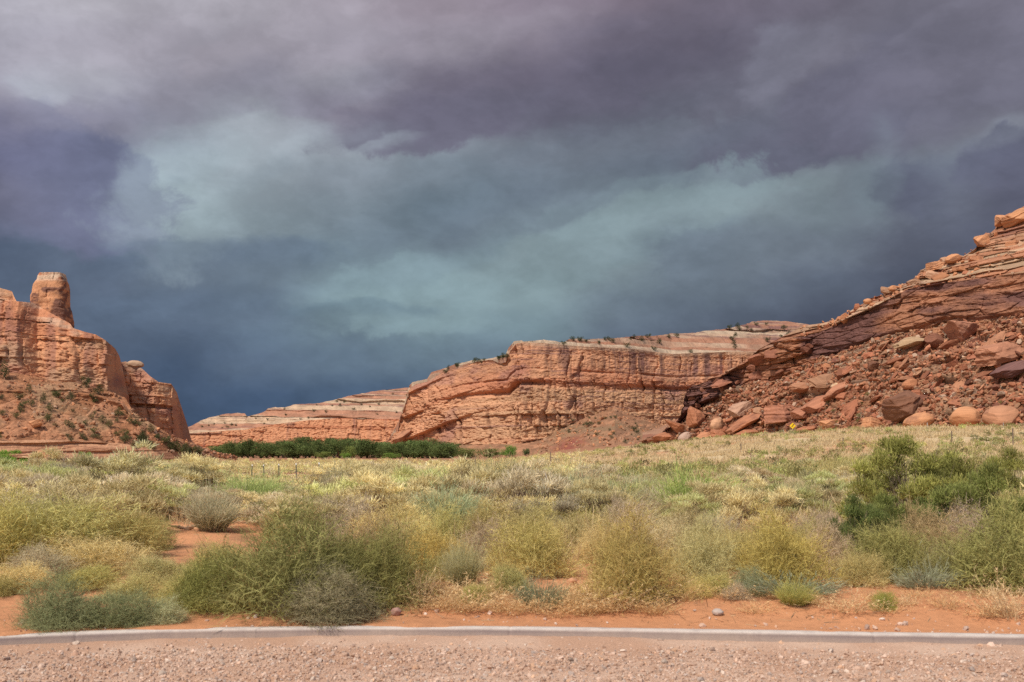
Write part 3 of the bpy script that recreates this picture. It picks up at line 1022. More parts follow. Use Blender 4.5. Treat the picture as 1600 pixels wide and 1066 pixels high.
    rim = sstep(0.955, 0.985, fh) * cl * sstep(800, 830, px)
    c = lerp3(c, PALE * np.array((0.88, 0.80, 0.72)), 0.55 * rim)
    tc = lerp3(TALUS, ORANGE * 0.9, sstep(0.2, 0.9, ids[1][0]))
    tc = tc * (0.62 + 0.32 * ids[2][1])[..., None]
    tc = lerp3(tc, np.array((0.22, 0.155, 0.085)), 0.5 * sstep(0.0, 0.4, fbm(P[..., 0] / 7, P[..., 2] / 3, 0, 4, 231)))
    redp = sstep(0.35, 0.0, np.abs((px - 890) / 130.0)) * sstep(0.75, 0.4, S.W)[:, None]
    tc = lerp3(tc, np.array((0.25, 0.062, 0.045)), 0.85 * redp * sstep(-0.4, 0.3, fbm(s / 6, z / 3, 0, 3, 218) + 0.2))
    c = np.where(tl[..., None] | (k == 'toe')[:, None, None], tc, c)
    c = c * np.array((0.96, 1.0, 1.06))
    S.build('sandstone_cliff', M_ROCK, c)
    return S


MAIN = main_cliff()


# ---- right-hand slope: boulder talus, dark varnished band, thin-bedded slope above
def right_slope():
    S = Sheet(1004, 1900, 1300)
    S.line(0, 'toe', D=[(1004, 266), (1075, 248), (1240, 207), (1400, 172), (1600, 150), (1900, 130)])
    S.Z[0] = S.Z[0] - 1.2
    S.cur = (S.cur[0], S.Z[0])
    S.line(10, 'apron', D=4.0, dz=1.5)
    S.line(330, 'talus', py=[(1004, 690), (1030, 683), (1062, 664), (1074, 652), (1090, 638), (1130, 622), (1180, 606), (1230, 590), (1283, 564), (1318, 550), (1358, 536), (1417, 521), (1476, 503), (1535, 503), (1600, 497), (1900, 440)], slope=0.60)
    S.line(110, 'band', py=[(1004, 689.5), (1030, 682), (1062, 662), (1072, 648), (1078, 616), (1090, 604), (1130, 590), (1180, 560), (1215, 538), (1283, 520), (1318, 503), (1365, 482), (1420, 452), (1476, 443), (1535, 436), (1600, 428), (1900, 370)], slope=5.0)
    S.line(200, 'ledges', py=[(1004, 689), (1030, 681), (1062, 661), (1072, 646), (1078, 611), (1100, 596), (1130, 584), (1160, 568), (1185, 546), (1215, 530), (1250, 512), (1264, 508), (1280, 506), (1300, 502), (1325, 492), (1327, 487), (1350, 473), (1360, 466), (1380, 460), (1387, 449), (1395, 446), (1402, 447), (1425, 439), (1434, 430), (1440, 422), (1455, 413), (1470, 405), (1480, 406), (1484, 400), (1495, 396), (1505, 400), (1525, 387), (1530, 375), (1540, 364), (1547, 365), (1555, 358), (1560, 342), (1578, 333), (1582, 335), (1595, 325), (1600, 322), (1750, 240), (1900, 190)], slope=0.62)
    S.line(10, 'back', D=60.0, dz=3.0)
    P = S.grid().copy()
    k = S.kind
    W = S.W[:, None]
    px = S.px[None, :]
    s = P[..., 0] + 0.0 * P[..., 1]
    z = P[..., 2]
    y = P[..., 1]
    tl, bd, lg = ((k == q)[:, None] for q in ('talus', 'band', 'ledges'))
    ru, ids = rubble_relief(s, z * 1.9, 300, 4.6, 26.0)
    rel, h, bc = cliff_relief(S, P, 320, 0.55, beds(31, -20, 120, 0.5, 2.4, 0.15), -0.12, 7.0, 0.5)
    hz = beds(32, -20, 140, 0.35, 1.3, 0.1)
    hh = z - 0.10 * s + 0.5 * fbm(s / 9, y / 9, 0, 3, 321)
    led = np.interp(hh, hz[0], hz[1])
    lc = np.interp(hh, hz[0], hz[2])
    f1, f2, ra, rb, ox, oy = worley(s / 3.2, hh / 1.1, 322)
    blk = 1.1 * (ra - 0.5) + 1.2 * ox * (rb - 0.5) - 0.4 * np.exp(-((f2 - f1) / 0.08) ** 2)
    edge = np.minimum(1.0, sstep(0, 0.05, W))
    out = np.where(tl, 1.15 * ru * edge + 0.5 * fbm(s / 2, z / 2, y / 2, 4, 323), 0)
    nose = 5.0 * np.exp(-((px - 1090) / 45.0) ** 2)
    out = out + np.where(bd, (1.9 + 1.6 * sstep(1330, 1230, px)) * rel + (0.6 + 1.0 * sstep(1330, 1230, px)) * blk + (1.3 + nose * 0.7) * sstep(0.02, 0.15, W), 0)
    out = out + np.where(lg, 1.5 * led + 1.1 * blk + 0.8 * fbm(s / 8, y / 8, z / 8, 4, 324) + (1.3 + nose * 0.7) * (1 - sstep(0.0, 0.5, W)), 0)
    fade = np.where(lg, 1 - 0.75 * sstep(0.9, 1.0, W), 1)
    out = out * fade
    S.P[..., 1] -= out * 0.85
    S.P[..., 0] -= out * 0.35
    S.P[..., 2] += np.where(tl, 0.45 * out, 0)
    # colours
    t1 = lerp3(TALUS, np.array((0.36, 0.165, 0.105)), 0.7 * sstep(0.3, 0.7, ids[0][1]))
    t1 = lerp3(t1, np.array((0.43, 0.27, 0.18)), 0.75 * sstep(0.72, 0.86, ids[1][0]))
    t1 = lerp3(t1, np.array((0.33, 0.27, 0.215)), 0.55 * sstep(0.8, 0.9, ids[2][0]))
    soil = sstep(0.1, 0.5, fbm(s / 11, z / 6, 0, 4, 330))
    t1 = lerp3(t1, np.array((0.27, 0.185, 0.125)), 0.6 * soil)
    t1 = t1 * (0.75 + 0.5 * ids[1][1])[..., None] * np.array((0.84, 0.80, 0.78))
    b1 = lerp3(np.array((0.34, 0.155, 0.09)), VARN, sstep(-0.15, 0.22, fbm(s / 9, z / 4.5, 0, 5, 331) + 0.12 - 0.22 * sstep(1330, 1230, px)) * 0.92)
    b1 = b1 * (1 + 0.2 * fbm(s / 1.2, z / 6, 0, 3, 332))[..., None]
    l1 = lerp3(np.array((0.36, 0.165, 0.095)), np.array((0.44, 0.29, 0.19)), sstep(0.45, 0.9, lc))
    l1 = lerp3(l1, VARN * 1.7, 0.5 * sstep(0.2, 0.5, fbm(s / 6, hh / 2, 0, 4, 333)))
    l1 = l1 * (0.8 + 0.4 * ra)[..., None]
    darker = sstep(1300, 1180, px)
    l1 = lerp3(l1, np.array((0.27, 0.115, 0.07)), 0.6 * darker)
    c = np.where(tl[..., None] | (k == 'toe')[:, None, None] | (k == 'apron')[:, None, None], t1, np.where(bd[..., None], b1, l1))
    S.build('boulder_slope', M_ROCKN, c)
    return S


RIGHT = right_slope()


# ---- the butte on the left: ledgy foot, talus with shrubs, two cliff blocks and a spire
def left_talus():
    S = Sheet(-420, 392, 700)
    S.line(0, 'toe', D=[(-420, 200), (0, 236), (250, 262), (392, 300)])
    S.Z[0] = S.Z[0] - 1.5
    S.cur = (S.cur[0], S.Z[0])
    S.line(30, 'foot', py=[(-420, 716), (0, 715), (150, 717), (250, 718), (330, 719), (392, 723.5)], slope=0.5)
    S.line(70, 'ledge', py=[(-420, 690), (0, 690), (60, 688), (150, 690), (215, 697), (270, 708), (330, 714), (392, 723)], slope=0.9)
    S.line(170, 'talus', py=[(-420, 560), (0, 586), (27, 583), (78, 594), (125, 601), (162, 608), (196, 622), (210, 646), (240, 664), (270, 682), (299, 692), (330, 704), (368, 713), (392, 722.5)], slope=0.62)
    S.line(12, 'back', D=14.0, dz=-0.5)
    S.line(6, 'back', D=60.0, dz=-30.0)
    P = S.grid().copy()
    k = S.kind
    s, y, z = P[..., 0], P[..., 1], P[..., 2]
    W = S.W[:, None]
    px = S.px[None, :]
    ru, ids = rubble_relief(s + 0.5 * y, z * 1.3, 400, 4.5, 10.0)
    hz = beds(41, -20, 80, 0.45, 1.3, 0.1)
    hh = z - 0.015 * s + 0.3 * fbm(s / 12, y / 12, 0, 3, 401)
    led = np.interp(hh, hz[0], hz[1])
    lc = np.interp(hh, hz[0], hz[2])
    tl, lg = ((k == q)[:, None] for q in ('talus', 'ledge'))
    thin = sstep(392, 250, px)
    out = np.where(tl, 0.5 * ru + 0.5 * fbm(s / 5, y / 5, z / 5, 4, 402) + 0.7 * led * sstep(-0.1, 0.3, fbm(s / 12, z / 5, 0, 3, 407)), 0) + np.where(lg, 1.5 + 1.3 * led + 1.4 * fbm(s / 6, z / 1.2, 0, 5, 403), 0)
    band = np.where(tl, np.exp(-((W - 0.80) / 0.05) ** 2) * 2.2 * sstep(60, 130, px) * sstep(230, 190, px) * (1 + led * 0.5), 0)
    out = (out + band) * (0.25 + 0.75 * thin)
    S.P[..., 1] -= out
    S.P[..., 2] += np.where(tl, 0.25 * out, 0)
    c = lerp3(TALUS * np.array((0.85, 0.75, 0.68)), np.array((0.40, 0.19, 0.105)), sstep(0.4, 0.8, ids[0][0]))
    c = lerp3(c, np.array((0.27, 0.20, 0.12)), 0.5 * sstep(0.0, 0.5, fbm(s / 9, y / 9, 0, 4, 404)))
    c = c * (0.8 + 0.4 * ids[2][1])[..., None]
    lcx = lerp3(np.array((0.30, 0.125, 0.075)), np.array((0.52, 0.28, 0.165)), sstep(0.3, 0.7, lc + 0.2 * fbm(s / 5, z, 0, 3, 406)))
    c = np.where(lg[..., None], lcx, c)
    S.build('talus_slope', M_ROCKN, c)
    return S


def butte_block(name, px0, px1, ncol, bottom, D, top, slope, seed, back):
    S = Sheet(px0, px1, ncol)
    S.line(0, 'toe', D=D, py=[(a, b + 9) for a, b in bottom])
    S.line(240, 'cliff', py=top, slope=slope)
    S.line(20, 'back', D=back, dz=1.0)
    S.line(6, 'back', D=30.0, dz=-25.0)
    P = S.grid().copy()
    k = S.kind
    s, y, z = P[..., 0] + 0.3 * P[..., 1], P[..., 1], P[..., 2]
    rel, h, bc = cliff_relief(S, P, seed, 1.0, beds(seed + 1, -20, 120, 1.0, 5.0, 0.3), 0.04, 11.0, 0.8)
    cl = (k == 'cliff')[:, None]
    W = S.W[:, None]
    out = np.where(cl, (1.7 * rel + 2.2 * fbm(s / 9, z / 14, y / 9, 3, seed + 9)) * np.minimum(1, 6 * (1 - W) + 0.2), 0)
    S.P[..., 1] -= out
    c = lerp3(ORANGE, RED, sstep(0.5, 0.95, bc) * 0.7)
    c = c * (1 + 0.25 * fbm(s / 10, z / 3.5, 0, 5, seed + 2))[..., None]
    st = sstep(0.08, 0.5, fbm(s / 3.2, z / 30, 0, 4, seed + 3)) * cl
    c = lerp3(c, VARN * 1.5, 0.55 * st)
    vp = sstep(0.2, 0.5, fbm(s / 9, z / 7, y / 20, 5, seed + 4)) * cl
    c = lerp3(c, VARN * 1.8, 0.55 * vp)
    gr = sstep(0.15, 0.5, fbm(s / 14, z / 9, 0, 4, seed + 5)) * cl
    c = lerp3(c, np.array((0.36, 0.245, 0.16)), 0.6 * gr)
    pl = sstep(0.1, 0.5, fbm(s / 7, z / 2.2, 0, 4, seed + 6)) * sstep(0.7, 0.95, W) * cl
    c = lerp3(c, PALE, 0.5 * pl)
    c = c * 1.08
    S.build(name, M_ROCKN, c)
    return S


LTAL = left_talus()
BLOCK1 = butte_block('butte_cliff', -420, 210, 560,
    [(-420, 566), (0, 590), (27, 587), (78, 597), (125, 604), (162, 610), (200, 625), (210, 640)],
    [(-420, 292), (-60, 303), (0, 297), (30, 298), (62, 304), (95, 301), (130, 303), (165, 306), (185, 314), (200, 326), (210, 345)],
    [(-420, 400), (-100, 430), (-20, 444), (0, 450), (18, 455), (22, 464), (26, 471), (50, 473), (110, 506), (115, 513), (130, 518), (150, 523), (165, 532), (180, 545), (187, 557), (193, 582), (199, 616), (204, 636), (210, 646)],
    [(-420, 2.4), (0, 2.2), (100, 1.9), (160, 2.5), (185, 4.0), (210, 6)], 500, 35.0)
BLOCK2 = butte_block('butte_shoulder', 150, 306, 280,
    [(150, 640), (206, 650), (236, 667), (270, 684), (299, 692), (306, 696)],
    [(150, 333), (206, 331), (240, 331), (270, 337), (285, 346), (299, 362), (306, 376)],
    [(150, 552), (190, 566), (197, 565), (222, 576), (235, 588), (248, 597), (268, 600), (276, 613), (285, 640), (293, 665), (299, 690), (306, 700)],
    [(150, 2.4), (230, 2.6), (270, 4), (306, 6)], 540, 40.0)


def spire():
    D = 319.0
    prof = [(540, 38, 124), (522, 42, 118), (512, 50, 113), (506, 55, 111), (500, 57, 111), (492, 56, 109), (484, 53, 108), (472, 50, 106), (462, 51, 106), (455, 53, 107), (447, 55, 106), (440, 58, 106), (434, 60, 105), (431, 61, 104), (429, 62, 103.5), (428, 63, 103)]
    pr = np.array(prof, float)
    nr, na = 150, 260
    t = np.linspace(0, 1, nr)
    yy = np.interp(t, np.linspace(0, 1, len(pr)), pr[:, 0])
    l = np.interp(t, np.linspace(0, 1, len(pr)), pr[:, 1])
    r = np.interp(t, np.linspace(0, 1, len(pr)), pr[:, 2])
    cx = ((l + r) / 2 - CX) / F * D
    hw = (r - l) / 2 / F * D - 0.35
    z = CAMZ + (HY - yy) / F * D
    a = np.linspace(0, 2 * math.pi, na, endpoint=False)
    sq = 1 / (np.abs(np.cos(a)) ** 5 + np.abs(np.sin(a)) ** 5) ** (1 / 5)
    X = cx[:, None] + hw[:, None] * (np.cos(a) * sq)[None]
    Y = D + np.maximum(hw * 0.85, 3.0)[:, None] * (np.sin(a) * sq)[None]
    Z = np.repeat(z[:, None], na, 1)
    P = np.stack([X, Y, Z], -1)
    bz = beds(51, 0, 90, 0.8, 3.0, 0.25)
    u = a[None] * 4 + 0 * Z
    d = 0.35 * np.interp(Z + 0.4 * fbm(X / 5, Y / 5, 0, 2, 52), bz[0], bz[1])
    ra, ed, fx, rb = bricks(X - Y * 0.8, Z + 0.3 * fbm(X / 3, Y / 3, 0, 2, 53), bz, 3.2, 53)
    d = d + 0.7 * (ra - 0.5) + 0.8 * fx * (rb - 0.5) - 0.2 * np.exp(-(ed / 0.06) ** 2) + 0.9 * fbm(X / 3, Y / 3, Z / 3, 5, 54)
    rad = np.stack([np.cos(a), np.sin(a)], -1)[None] * np.ones((nr, 1, 1))
    P[..., :2] += rad * (d * 0.62)[..., None]
    bc = np.interp(Z, bz[0], bz[2])
    c = lerp3(ORANGE, RED, sstep(0.4, 0.9, bc))
    c = c * (1 + 0.25 * fbm(X / 3, Y / 3, Z / 1.2, 4, 55))[..., None]
    c = lerp3(c, VARN, 0.8 * sstep(-0.03, 0.25, fbm(X / 3, Y / 3, Z / 1.6, 4, 56)) * (1 - sstep(0.85, 0.92, t))[:, None])
    c = lerp3(c, PALE * 1.1, (0.85 * sstep(444, 437, yy))[:, None] * sstep(-0.5, 0.1, fbm(X / 2, Y / 2, Z / 1.5, 3, 57) + 0.2))
    top = P[-1].mean(0)
    V = np.concatenate([P.reshape(-1, 3), [top]])
    cc = np.concatenate([c.reshape(-1, 3), [PALE]])
    i = np.arange(nr * na).reshape(nr, na)
    j = np.roll(i, -1, 1)
    q = np.stack([i[:-1], j[:-1], j[1:], i[1:]], -1).reshape(-1, 4)
    tr = np.stack([i[-1], j[-1], np.full(na, nr * na)], -1)
    tag(link('rock_spire', mesh_from('rock_spire', V, q, tr, cc), M_ROCKN), kind='structure')


spire()

# ------------------------------------------------------------------ plants
class Blades:
    """collects thin tapering ribbons and builds them as one mesh"""
    def __init__(s):
        s.V, s.Q, s.C, s.n = [], [], [], 0

    def add(s, root, dirn, length, width, bend, c0, c1, segs=2, rng=RNG, taper=0.8):
        N = len(root)
        if N == 0:
            return
        root = np.asarray(root, float)
        dirn = np.asarray(dirn, float)
        dirn = dirn / (np.linalg.norm(dirn, axis=1, keepdims=True) + 1e-9)
        length = np.broadcast_to(length, (N,)).astype(float)
        width = np.broadcast_to(width, (N,)).astype(float)
        side = np.cross(dirn, rng.normal(size=(N, 3)))
        side /= np.linalg.norm(side, axis=1, keepdims=True) + 1e-9
        c0 = np.broadcast_to(c0, (N, 3))
        c1 = np.broadcast_to(c1, (N, 3))
        k = segs + 1
        V = np.zeros((N, k, 2, 3))
        C = np.zeros((N, k, 2, 3))
        for i in range(k):
            t = i / segs
            p = root + dirn * (length * t)[:, None] + bend * (length * t * t)[:, None]
            w = (width * (1 - taper * t))[:, None] * side * 0.5
            V[:, i, 0] = p - w
            V[:, i, 1] = p + w
            C[:, i] = (c0 * (1 - t) + c1 * t)[:, None]
        b = s.n + (np.arange(N) * k * 2)[:, None] + (np.arange(segs) * 2)[None]
        s.Q.append(np.stack([b, b + 1, b + 3, b + 2], -1).reshape(-1, 4))
        s.V.append(V.reshape(-1, 3))
        s.C.append(C.reshape(-1, 3))
        s.n += N * k * 2

    def mesh(s, name):
        return mesh_from(name, np.concatenate(s.V), np.concatenate(s.Q), None, np.concatenate(s.C), smooth=False)


def unit(v):
    return v / (np.linalg.norm(v, axis=-1, keepdims=True) + 1e-9)


def hemi(n, rng, zmin=0.0):
    a = rng.uniform(0, 2 * math.pi, n)
    z = rng.uniform(zmin, 1, n)
    r = np.sqrt(1 - z * z)
    return np.stack([np.cos(a) * r, np.sin(a) * r, z], -1)


def colmix(rng, n, a, b, var=0.18):
    t = rng.random((n, 1))
    return (np.asarray(a) * (1 - t) + np.asarray(b) * t) * (1 + var * rng.normal(size=(n, 1))).clip(0.5, 1.6)


def fine_bush(seed, ca, cb, ctip, n=3600, rx=0.72, droop=0.25):
    """dense dome of fine arching twigs, each with smaller side twigs; unit height"""
    r = np.random.default_rng(seed)
    fb, sb = Blades(), Blades()
    lump = lambda d: 0.76 + 0.52 * fbm(d[:, 0] * 2.1 + seed, d[:, 1] * 2.1, d[:, 2] * 2.1, 3, seed)
    d = hemi(n, r, -0.04)
    rad = (r.random(n) ** 0.42) * lump(d)
    ax = np.array((rx, rx, 0.92))
    p = d * rad[:, None] * ax
    p[:, 2] = np.abs(p[:, 2]) + 0.03
    out = unit(p + np.array((0, 0, 0.15)))
    tw = unit(0.75 * out + 0.75 * r.normal(size=(n, 3)) * np.array((1, 1, 0.7)) + np.array((0, 0, 0.35)))
    L = r.uniform(0.10, 0.22, n)
    bend = 0.45 * r.normal(size=(n, 3)) + np.array((0, 0, -droop))
    cc = 1.85 * colmix(r, n, ca, cb)
    pt = sstep(-0.25, 0.45, fbm(p[:, 0] * 2.3 + seed, p[:, 1] * 2.3, p[:, 2] * 2.3, 3, seed + 5))[:, None]
    cc = cc * (1 - 0.45 * pt) + 0.45 * pt * 1.5 * np.asarray(ctip)
    tip = cc * 0.5 + 0.68 * colmix(r, n, ctip, ctip, 0.2)
    fb.add(p, tw, L, r.uniform(0.004, 0.0075, n), bend, cc, tip, 3, r)
    # stray shoots standing out of the outline
    m = 260
    e = hemi(m, r, 0.05)
    q = e * lump(e)[:, None] * ax * r.uniform(0.75, 1.0, (m, 1))
    q[:, 2] = np.abs(q[:, 2]) + 0.03
    sd_ = unit(e + 0.45 * r.normal(size=(m, 3)) + np.array((0, 0, 0.5)))
    sl = r.uniform(0.12, 0.30, m)
    sc_ = colmix(r, m, cb, ctip)
    fb.add(q, sd_, sl, 0.006, 0.3 * r.normal(size=(m, 3)), sc_, sc_ * 1.1, 3, r)
    for k in range(5):
        t = r.uniform(0.2, 1.0, (m, 1))
        fb.add(q + sd_ * sl[:, None] * t, unit(sd_ + 0.8 * r.normal(size=(m, 3))), r.uniform(0.03, 0.07, m), 0.005, 0.3 * r.normal(size=(m, 3)), sc_, sc_ * 1.1, 1, r)
    for k in range(4):
        t = r.uniform(0.15, 0.95, (n, 1))
        q = p + tw * L[:, None] * t + bend * L[:, None] * t * t
        dd = unit(tw + bend * t * 1.2 + 0.9 * r.normal(size=(n, 3)))
        fb.add(q, dd, r.uniform(0.025, 0.065, n), r.uniform(0.0035, 0.0065, n), 0.4 * r.normal(size=(n, 3)), cc, tip, 1, r, 0.6)
    # stems from the foot
    m = 70
    e = hemi(m, r, 0.15)
    top = e * lump(e)[:, None] * ax * 0.8
    L2 = np.linalg.norm(top, axis=1)
    sb.add(r.normal(size=(m, 3)) * np.array((0.05, 0.05, 0.0)), unit(top + np.array((0, 0, 0.25))), L2, r.uniform(0.008, 0.016, m), 0.12 * r.normal(size=(m, 3)),
           colmix(r, m, (0.16, 0.11, 0.07), (0.24, 0.18, 0.11)), colmix(r, m, (0.2, 0.16, 0.09), (0.24, 0.2, 0.1)), 4, r)
    return fb, sb


def clump_bush(seed, ca, cb, ctip, nclump=34, per=150, leaf=(0.045, 0.085), wid=0.011, cr=0.17, rx=0.75, stems=(0.20, 0.15, 0.11), up=0.9, flat=0.62):
    """cloud-like crown of feathery clumps carried on bare forking stems; unit height"""
    r = np.random.default_rng(seed)
    fb, sb = Blades(), Blades()
    d = hemi(nclump, r, 0.02)
    rad = r.uniform(0.55, 1.0, nclump)
    c = d * rad[:, None] * np.array((rx, rx, 0.88))
    c[:, 2] = 0.16 + c[:, 2] * 0.86
    sz = cr * r.uniform(0.65, 1.35, nclump)
    for i in range(nclump):
        n = int(per * (sz[i] / cr) ** 1.6)
        dd = unit(r.normal(size=(n, 3)))
        dd[:, 2] = np.where(dd[:, 2] < -0.3, -dd[:, 2], dd[:, 2])
        lump = 0.8 + 0.4 * fbm(dd[:, 0] * 2 + i, dd[:, 1] * 2, dd[:, 2] * 2, 2, seed)
        p = c[i] + dd * (sz[i] * r.random((n, 1)) ** 0.45 * lump[:, None]) * np.array((1.1, 1.1, flat))
        p[:, 2] = np.maximum(p[:, 2], 0.02)
        di = unit(dd * 0.7 + np.array((0, 0, up)) + 0.5 * r.normal(size=(n, 3)))
        tone = 1 + 0.16 * r.normal()
        cc = colmix(r, n, ca, cb) * tone
        tp = colmix(r, n, ctip, ctip, 0.15) * tone
        fb.add(p, di, r.uniform(leaf[0], leaf[1], n), wid * r.uniform(0.7, 1.3, n), 0.3 * r.normal(size=(n, 3)), cc, tp, 1, r, 0.7)
        # twigs running from below into the clump
        k = 7
        q = c[i] * 0.62 + r.normal(size=(k, 3)) * 0.03
        q[:, 2] = np.maximum(q[:, 2], 0.01)
        e = c[i] + r.normal(size=(k, 3)) * sz[i] * 0.45 - q
        sb.add(q, e, np.linalg.norm(e, axis=1), 0.008, 0.1 * r.normal(size=(k, 3)), colmix(r, k, stems, stems), colmix(r, k, stems, np.array(stems) * 1.25), 2, r)
    foot = r.normal(size=(nclump, 3)) * np.array((0.05, 0.05, 0))
    e = c * 0.85 - foot
    sb.add(foot, unit(e + np.array((0, 0, 0.12))), np.linalg.norm(e, axis=1), r.uniform(0.012, 0.024, nclump), 0.15 * r.normal(size=(nclump, 3)),
           colmix(r, nclump, stems, stems), colmix(r, nclump, stems, np.array(stems) * 1.2), 4, r)
    return fb, sb


def broom_bush(seed, ca, cb, ctip, n=1500, rx=0.55, wid=0.010, spread=0.8):
    """upright broom: many straight thin stems fanning from the foot, forked near the top; unit height"""
    r = np.random.default_rng(seed)
    fb, sb = Blades(), Blades()
    a = r.uniform(0, 2 * math.pi, n)
    q = np.sqrt(r.random(n))
    foot = np.stack([np.cos(a) * q * rx * 0.35, np.sin(a) * q * rx * 0.35, np.zeros(n)], -1)
    di = unit(np.stack([np.cos(a) * q * spread, np.sin(a) * q * spread, np.ones(n)], -1) + 0.12 * r.normal(size=(n, 3)))
    L = r.uniform(0.55, 1.0, n) * (1.02 - 0.25 * q) * (0.85 + 0.3 * fbm(np.cos(a) * q * 3 + seed, np.sin(a) * q * 3, 0, 2, seed))
    st = r.uniform(0.1, 0.55, n)
    bend = 0.16 * r.normal(size=(n, 3))
    b0 = foot + di * (L * st)[:, None] + bend * (L * st * st)[:, None]
    cc = colmix(r, n, ca, cb)
    tp = colmix(r, n, ctip, ctip, 0.18)
    fb.add(b0, unit(di + 2 * bend * st[:, None]), L * (1 - st), wid * r.uniform(0.6, 1.2, n), bend, cc, tp, 2, r)
    for k in range(2):
        t = r.uniform(0.5, 1, (n, 1))
        e = foot + di * L[:, None] * t + bend * L[:, None] * t * t
        fb.add(e, unit(di + 0.45 * r.normal(size=(n, 3))), L * r.uniform(0.08, 0.2, n), wid * 0.8, 0.2 * r.normal(size=(n, 3)), cc, tp, 1, r, 0.6)
    m = 130
    i = r.choice(n, m, replace=False)
    sb.add(foot[i], di[i], L[i] * 0.7, r.uniform(0.008, 0.014, m), bend[i], colmix(r, m, (0.17, 0.13, 0.09), (0.28, 0.22, 0.15)), colmix(r, m, (0.25, 0.2, 0.12), (0.3, 0.25, 0.14)), 3, r)
    return fb, sb


def twig_bush(seed, c, n=90, wid=0.012, spread=0.9, gen=3):
    """bare forking twigs (dead or leafless); unit height"""
    r = np.random.default_rng(seed)
    sb = Blades()
    a = r.uniform(0, 2 * math.pi, n)
    q = np.sqrt(r.random(n))
    p = np.stack([np.cos(a) * q * 0.14, np.sin(a) * q * 0.14, np.zeros(n)], -1)
    di = unit(np.stack([np.cos(a) * q * spread, np.sin(a) * q * spread, np.ones(n)], -1) + 0.15 * r.normal(size=(n, 3)))
    L = r.uniform(0.35, 0.75, n)
    w = wid
    for g in range(gen):
        m = len(p)
        b = 0.2 * r.normal(size=(m, 3))
        cc = colmix(r, m, c, np.asarray(c) * 1.2)
        sb.add(p, di, L, w, b, cc, cc * 1.1, 2, r, 0.5)
        if g == gen - 1:
            break
        k = 3
        t = r.uniform(0.4, 1.0, (k, m, 1))
        np_ = (p + di * L[:, None] * t + b * L[:, None] * t * t).reshape(-1, 3)
        nd = unit((di + 0.55 * r.normal(size=(k, m, 3))) + np.array((0, 0, 0.15))).reshape(-1, 3)
        nL = np.tile(L, k) * r.uniform(0.3, 0.55, k * m)
        p, di, L, w = np_, nd, nL, w * 0.62
    return sb


def grass_tuft(seed, c0, c1, n=130, wid=0.014, rad=0.35, seedheads=True):
    r = np.random.default_rng(seed)
    fb = Blades()
    a = r.uniform(0, 2 * math.pi, n)
    q = np.sqrt(r.random(n))
    p = np.stack([np.cos(a) * q * rad, np.sin(a) * q * rad, np.zeros(n)], -1)
    di = unit(np.stack([np.cos(a) * q * 0.5, np.sin(a) * q * 0.5, np.ones(n)], -1) + 0.25 * r.normal(size=(n, 3)))
    L = r.uniform(0.4, 1.0, n)
    b = 0.3 * r.normal(size=(n, 3)) - np.array((0, 0, 0.12))
    cc = colmix(r, n, c0, c1)
    fb.add(p, di, L, wid, b, cc, cc * 1.12, 3, r)
    if seedheads:
        for k in range(4):
            t = r.uniform(0.7, 1.0, (n, 1))
            fb.add(p + di * L[:, None] * t + b * L[:, None] * t * t, unit(di + 0.8 * r.normal(size=(n, 3))), 0.07, wid * 1.3, 0 * b, cc * 1.1, cc * 1.25, 1, r, 0.4)
    return fb


OLIVE = ((0.115, 0.125, 0.040), (0.175, 0.165, 0.060))
FINE = {}
for kk, (ca, cb, tp) in {
        'olive': ((0.185, 0.180, 0.065), (0.285, 0.255, 0.105), (0.42, 0.365, 0.17)),
        'yellow': ((0.275, 0.250, 0.092), (0.385, 0.335, 0.130), (0.51, 0.44, 0.20)),
        'grey': ((0.235, 0.205, 0.125), (0.34, 0.29, 0.18), (0.46, 0.39, 0.25)),
        'dark': ((0.150, 0.165, 0.085), (0.225, 0.230, 0.125), (0.33, 0.32, 0.19))}.items():
    FINE[kk] = [fine_bush(600 + 10 * len(FINE) + i, ca, cb, tp) for i in range(2)]
BLUE = [broom_bush(700 + i, (0.27, 0.28, 0.19), (0.38, 0.38, 0.27), (0.50, 0.50, 0.38), 520, 0.9, 0.017, 1.7) for i in range(2)]
GWOOD = [clump_bush(720 + i, (0.175, 0.195, 0.055), (0.26, 0.265, 0.085), (0.37, 0.36, 0.14), 58, 330, (0.025, 0.05), 0.012, 0.17, 0.80, (0.19, 0.15, 0.11), 0.6, 0.75) for i in range(2)]
RABBIT = [clump_bush(740 + i, (0.46, 0.40, 0.20), (0.62, 0.54, 0.29), (0.86, 0.77, 0.46), 34, 150, (0.05, 0.09), 0.012, 0.17) for i in range(4)]
BROOM = [broom_bush(760 + i, (0.34, 0.35, 0.16), (0.46, 0.44, 0.22), (0.62, 0.58, 0.32), 1300) for i in range(2)]
SAGE = [broom_bush(780 + i, (0.42, 0.40, 0.285), (0.54, 0.50, 0.36), (0.66, 0.61, 0.45), 1100, 0.6, 0.013, 1.0) for i in range(2)]
DEAD = [twig_bush(800 + i, (0.27, 0.215, 0.18), 110, 0.012, 1.0) for i in range(2)]
STALK = [twig_bush(820 + i, (0.55, 0.40, 0.24), 26, 0.013, 0.6, 3) for i in range(2)]
TUFT = [grass_tuft(830 + i, (0.62, 0.46, 0.26), (0.72, 0.55, 0.33)) for i in range(2)]
_cache = {}


def plant_proto(key, pair, name, leafmat=None):
    """an unlinked template: Empty with foliage and stems, ready for copying"""
    if key in _cache:
        return _cache[key]
    leafmat = leafmat or M_LEAF
    f, st = pair
    mf = f.mesh(name + '_foliage')
    mf.materials.append(leafmat)
    ms = st.mesh(name + '_stem')
    ms.materials.append(M_STEM)
    _cache[key] = (mf, ms)
    return _cache[key]


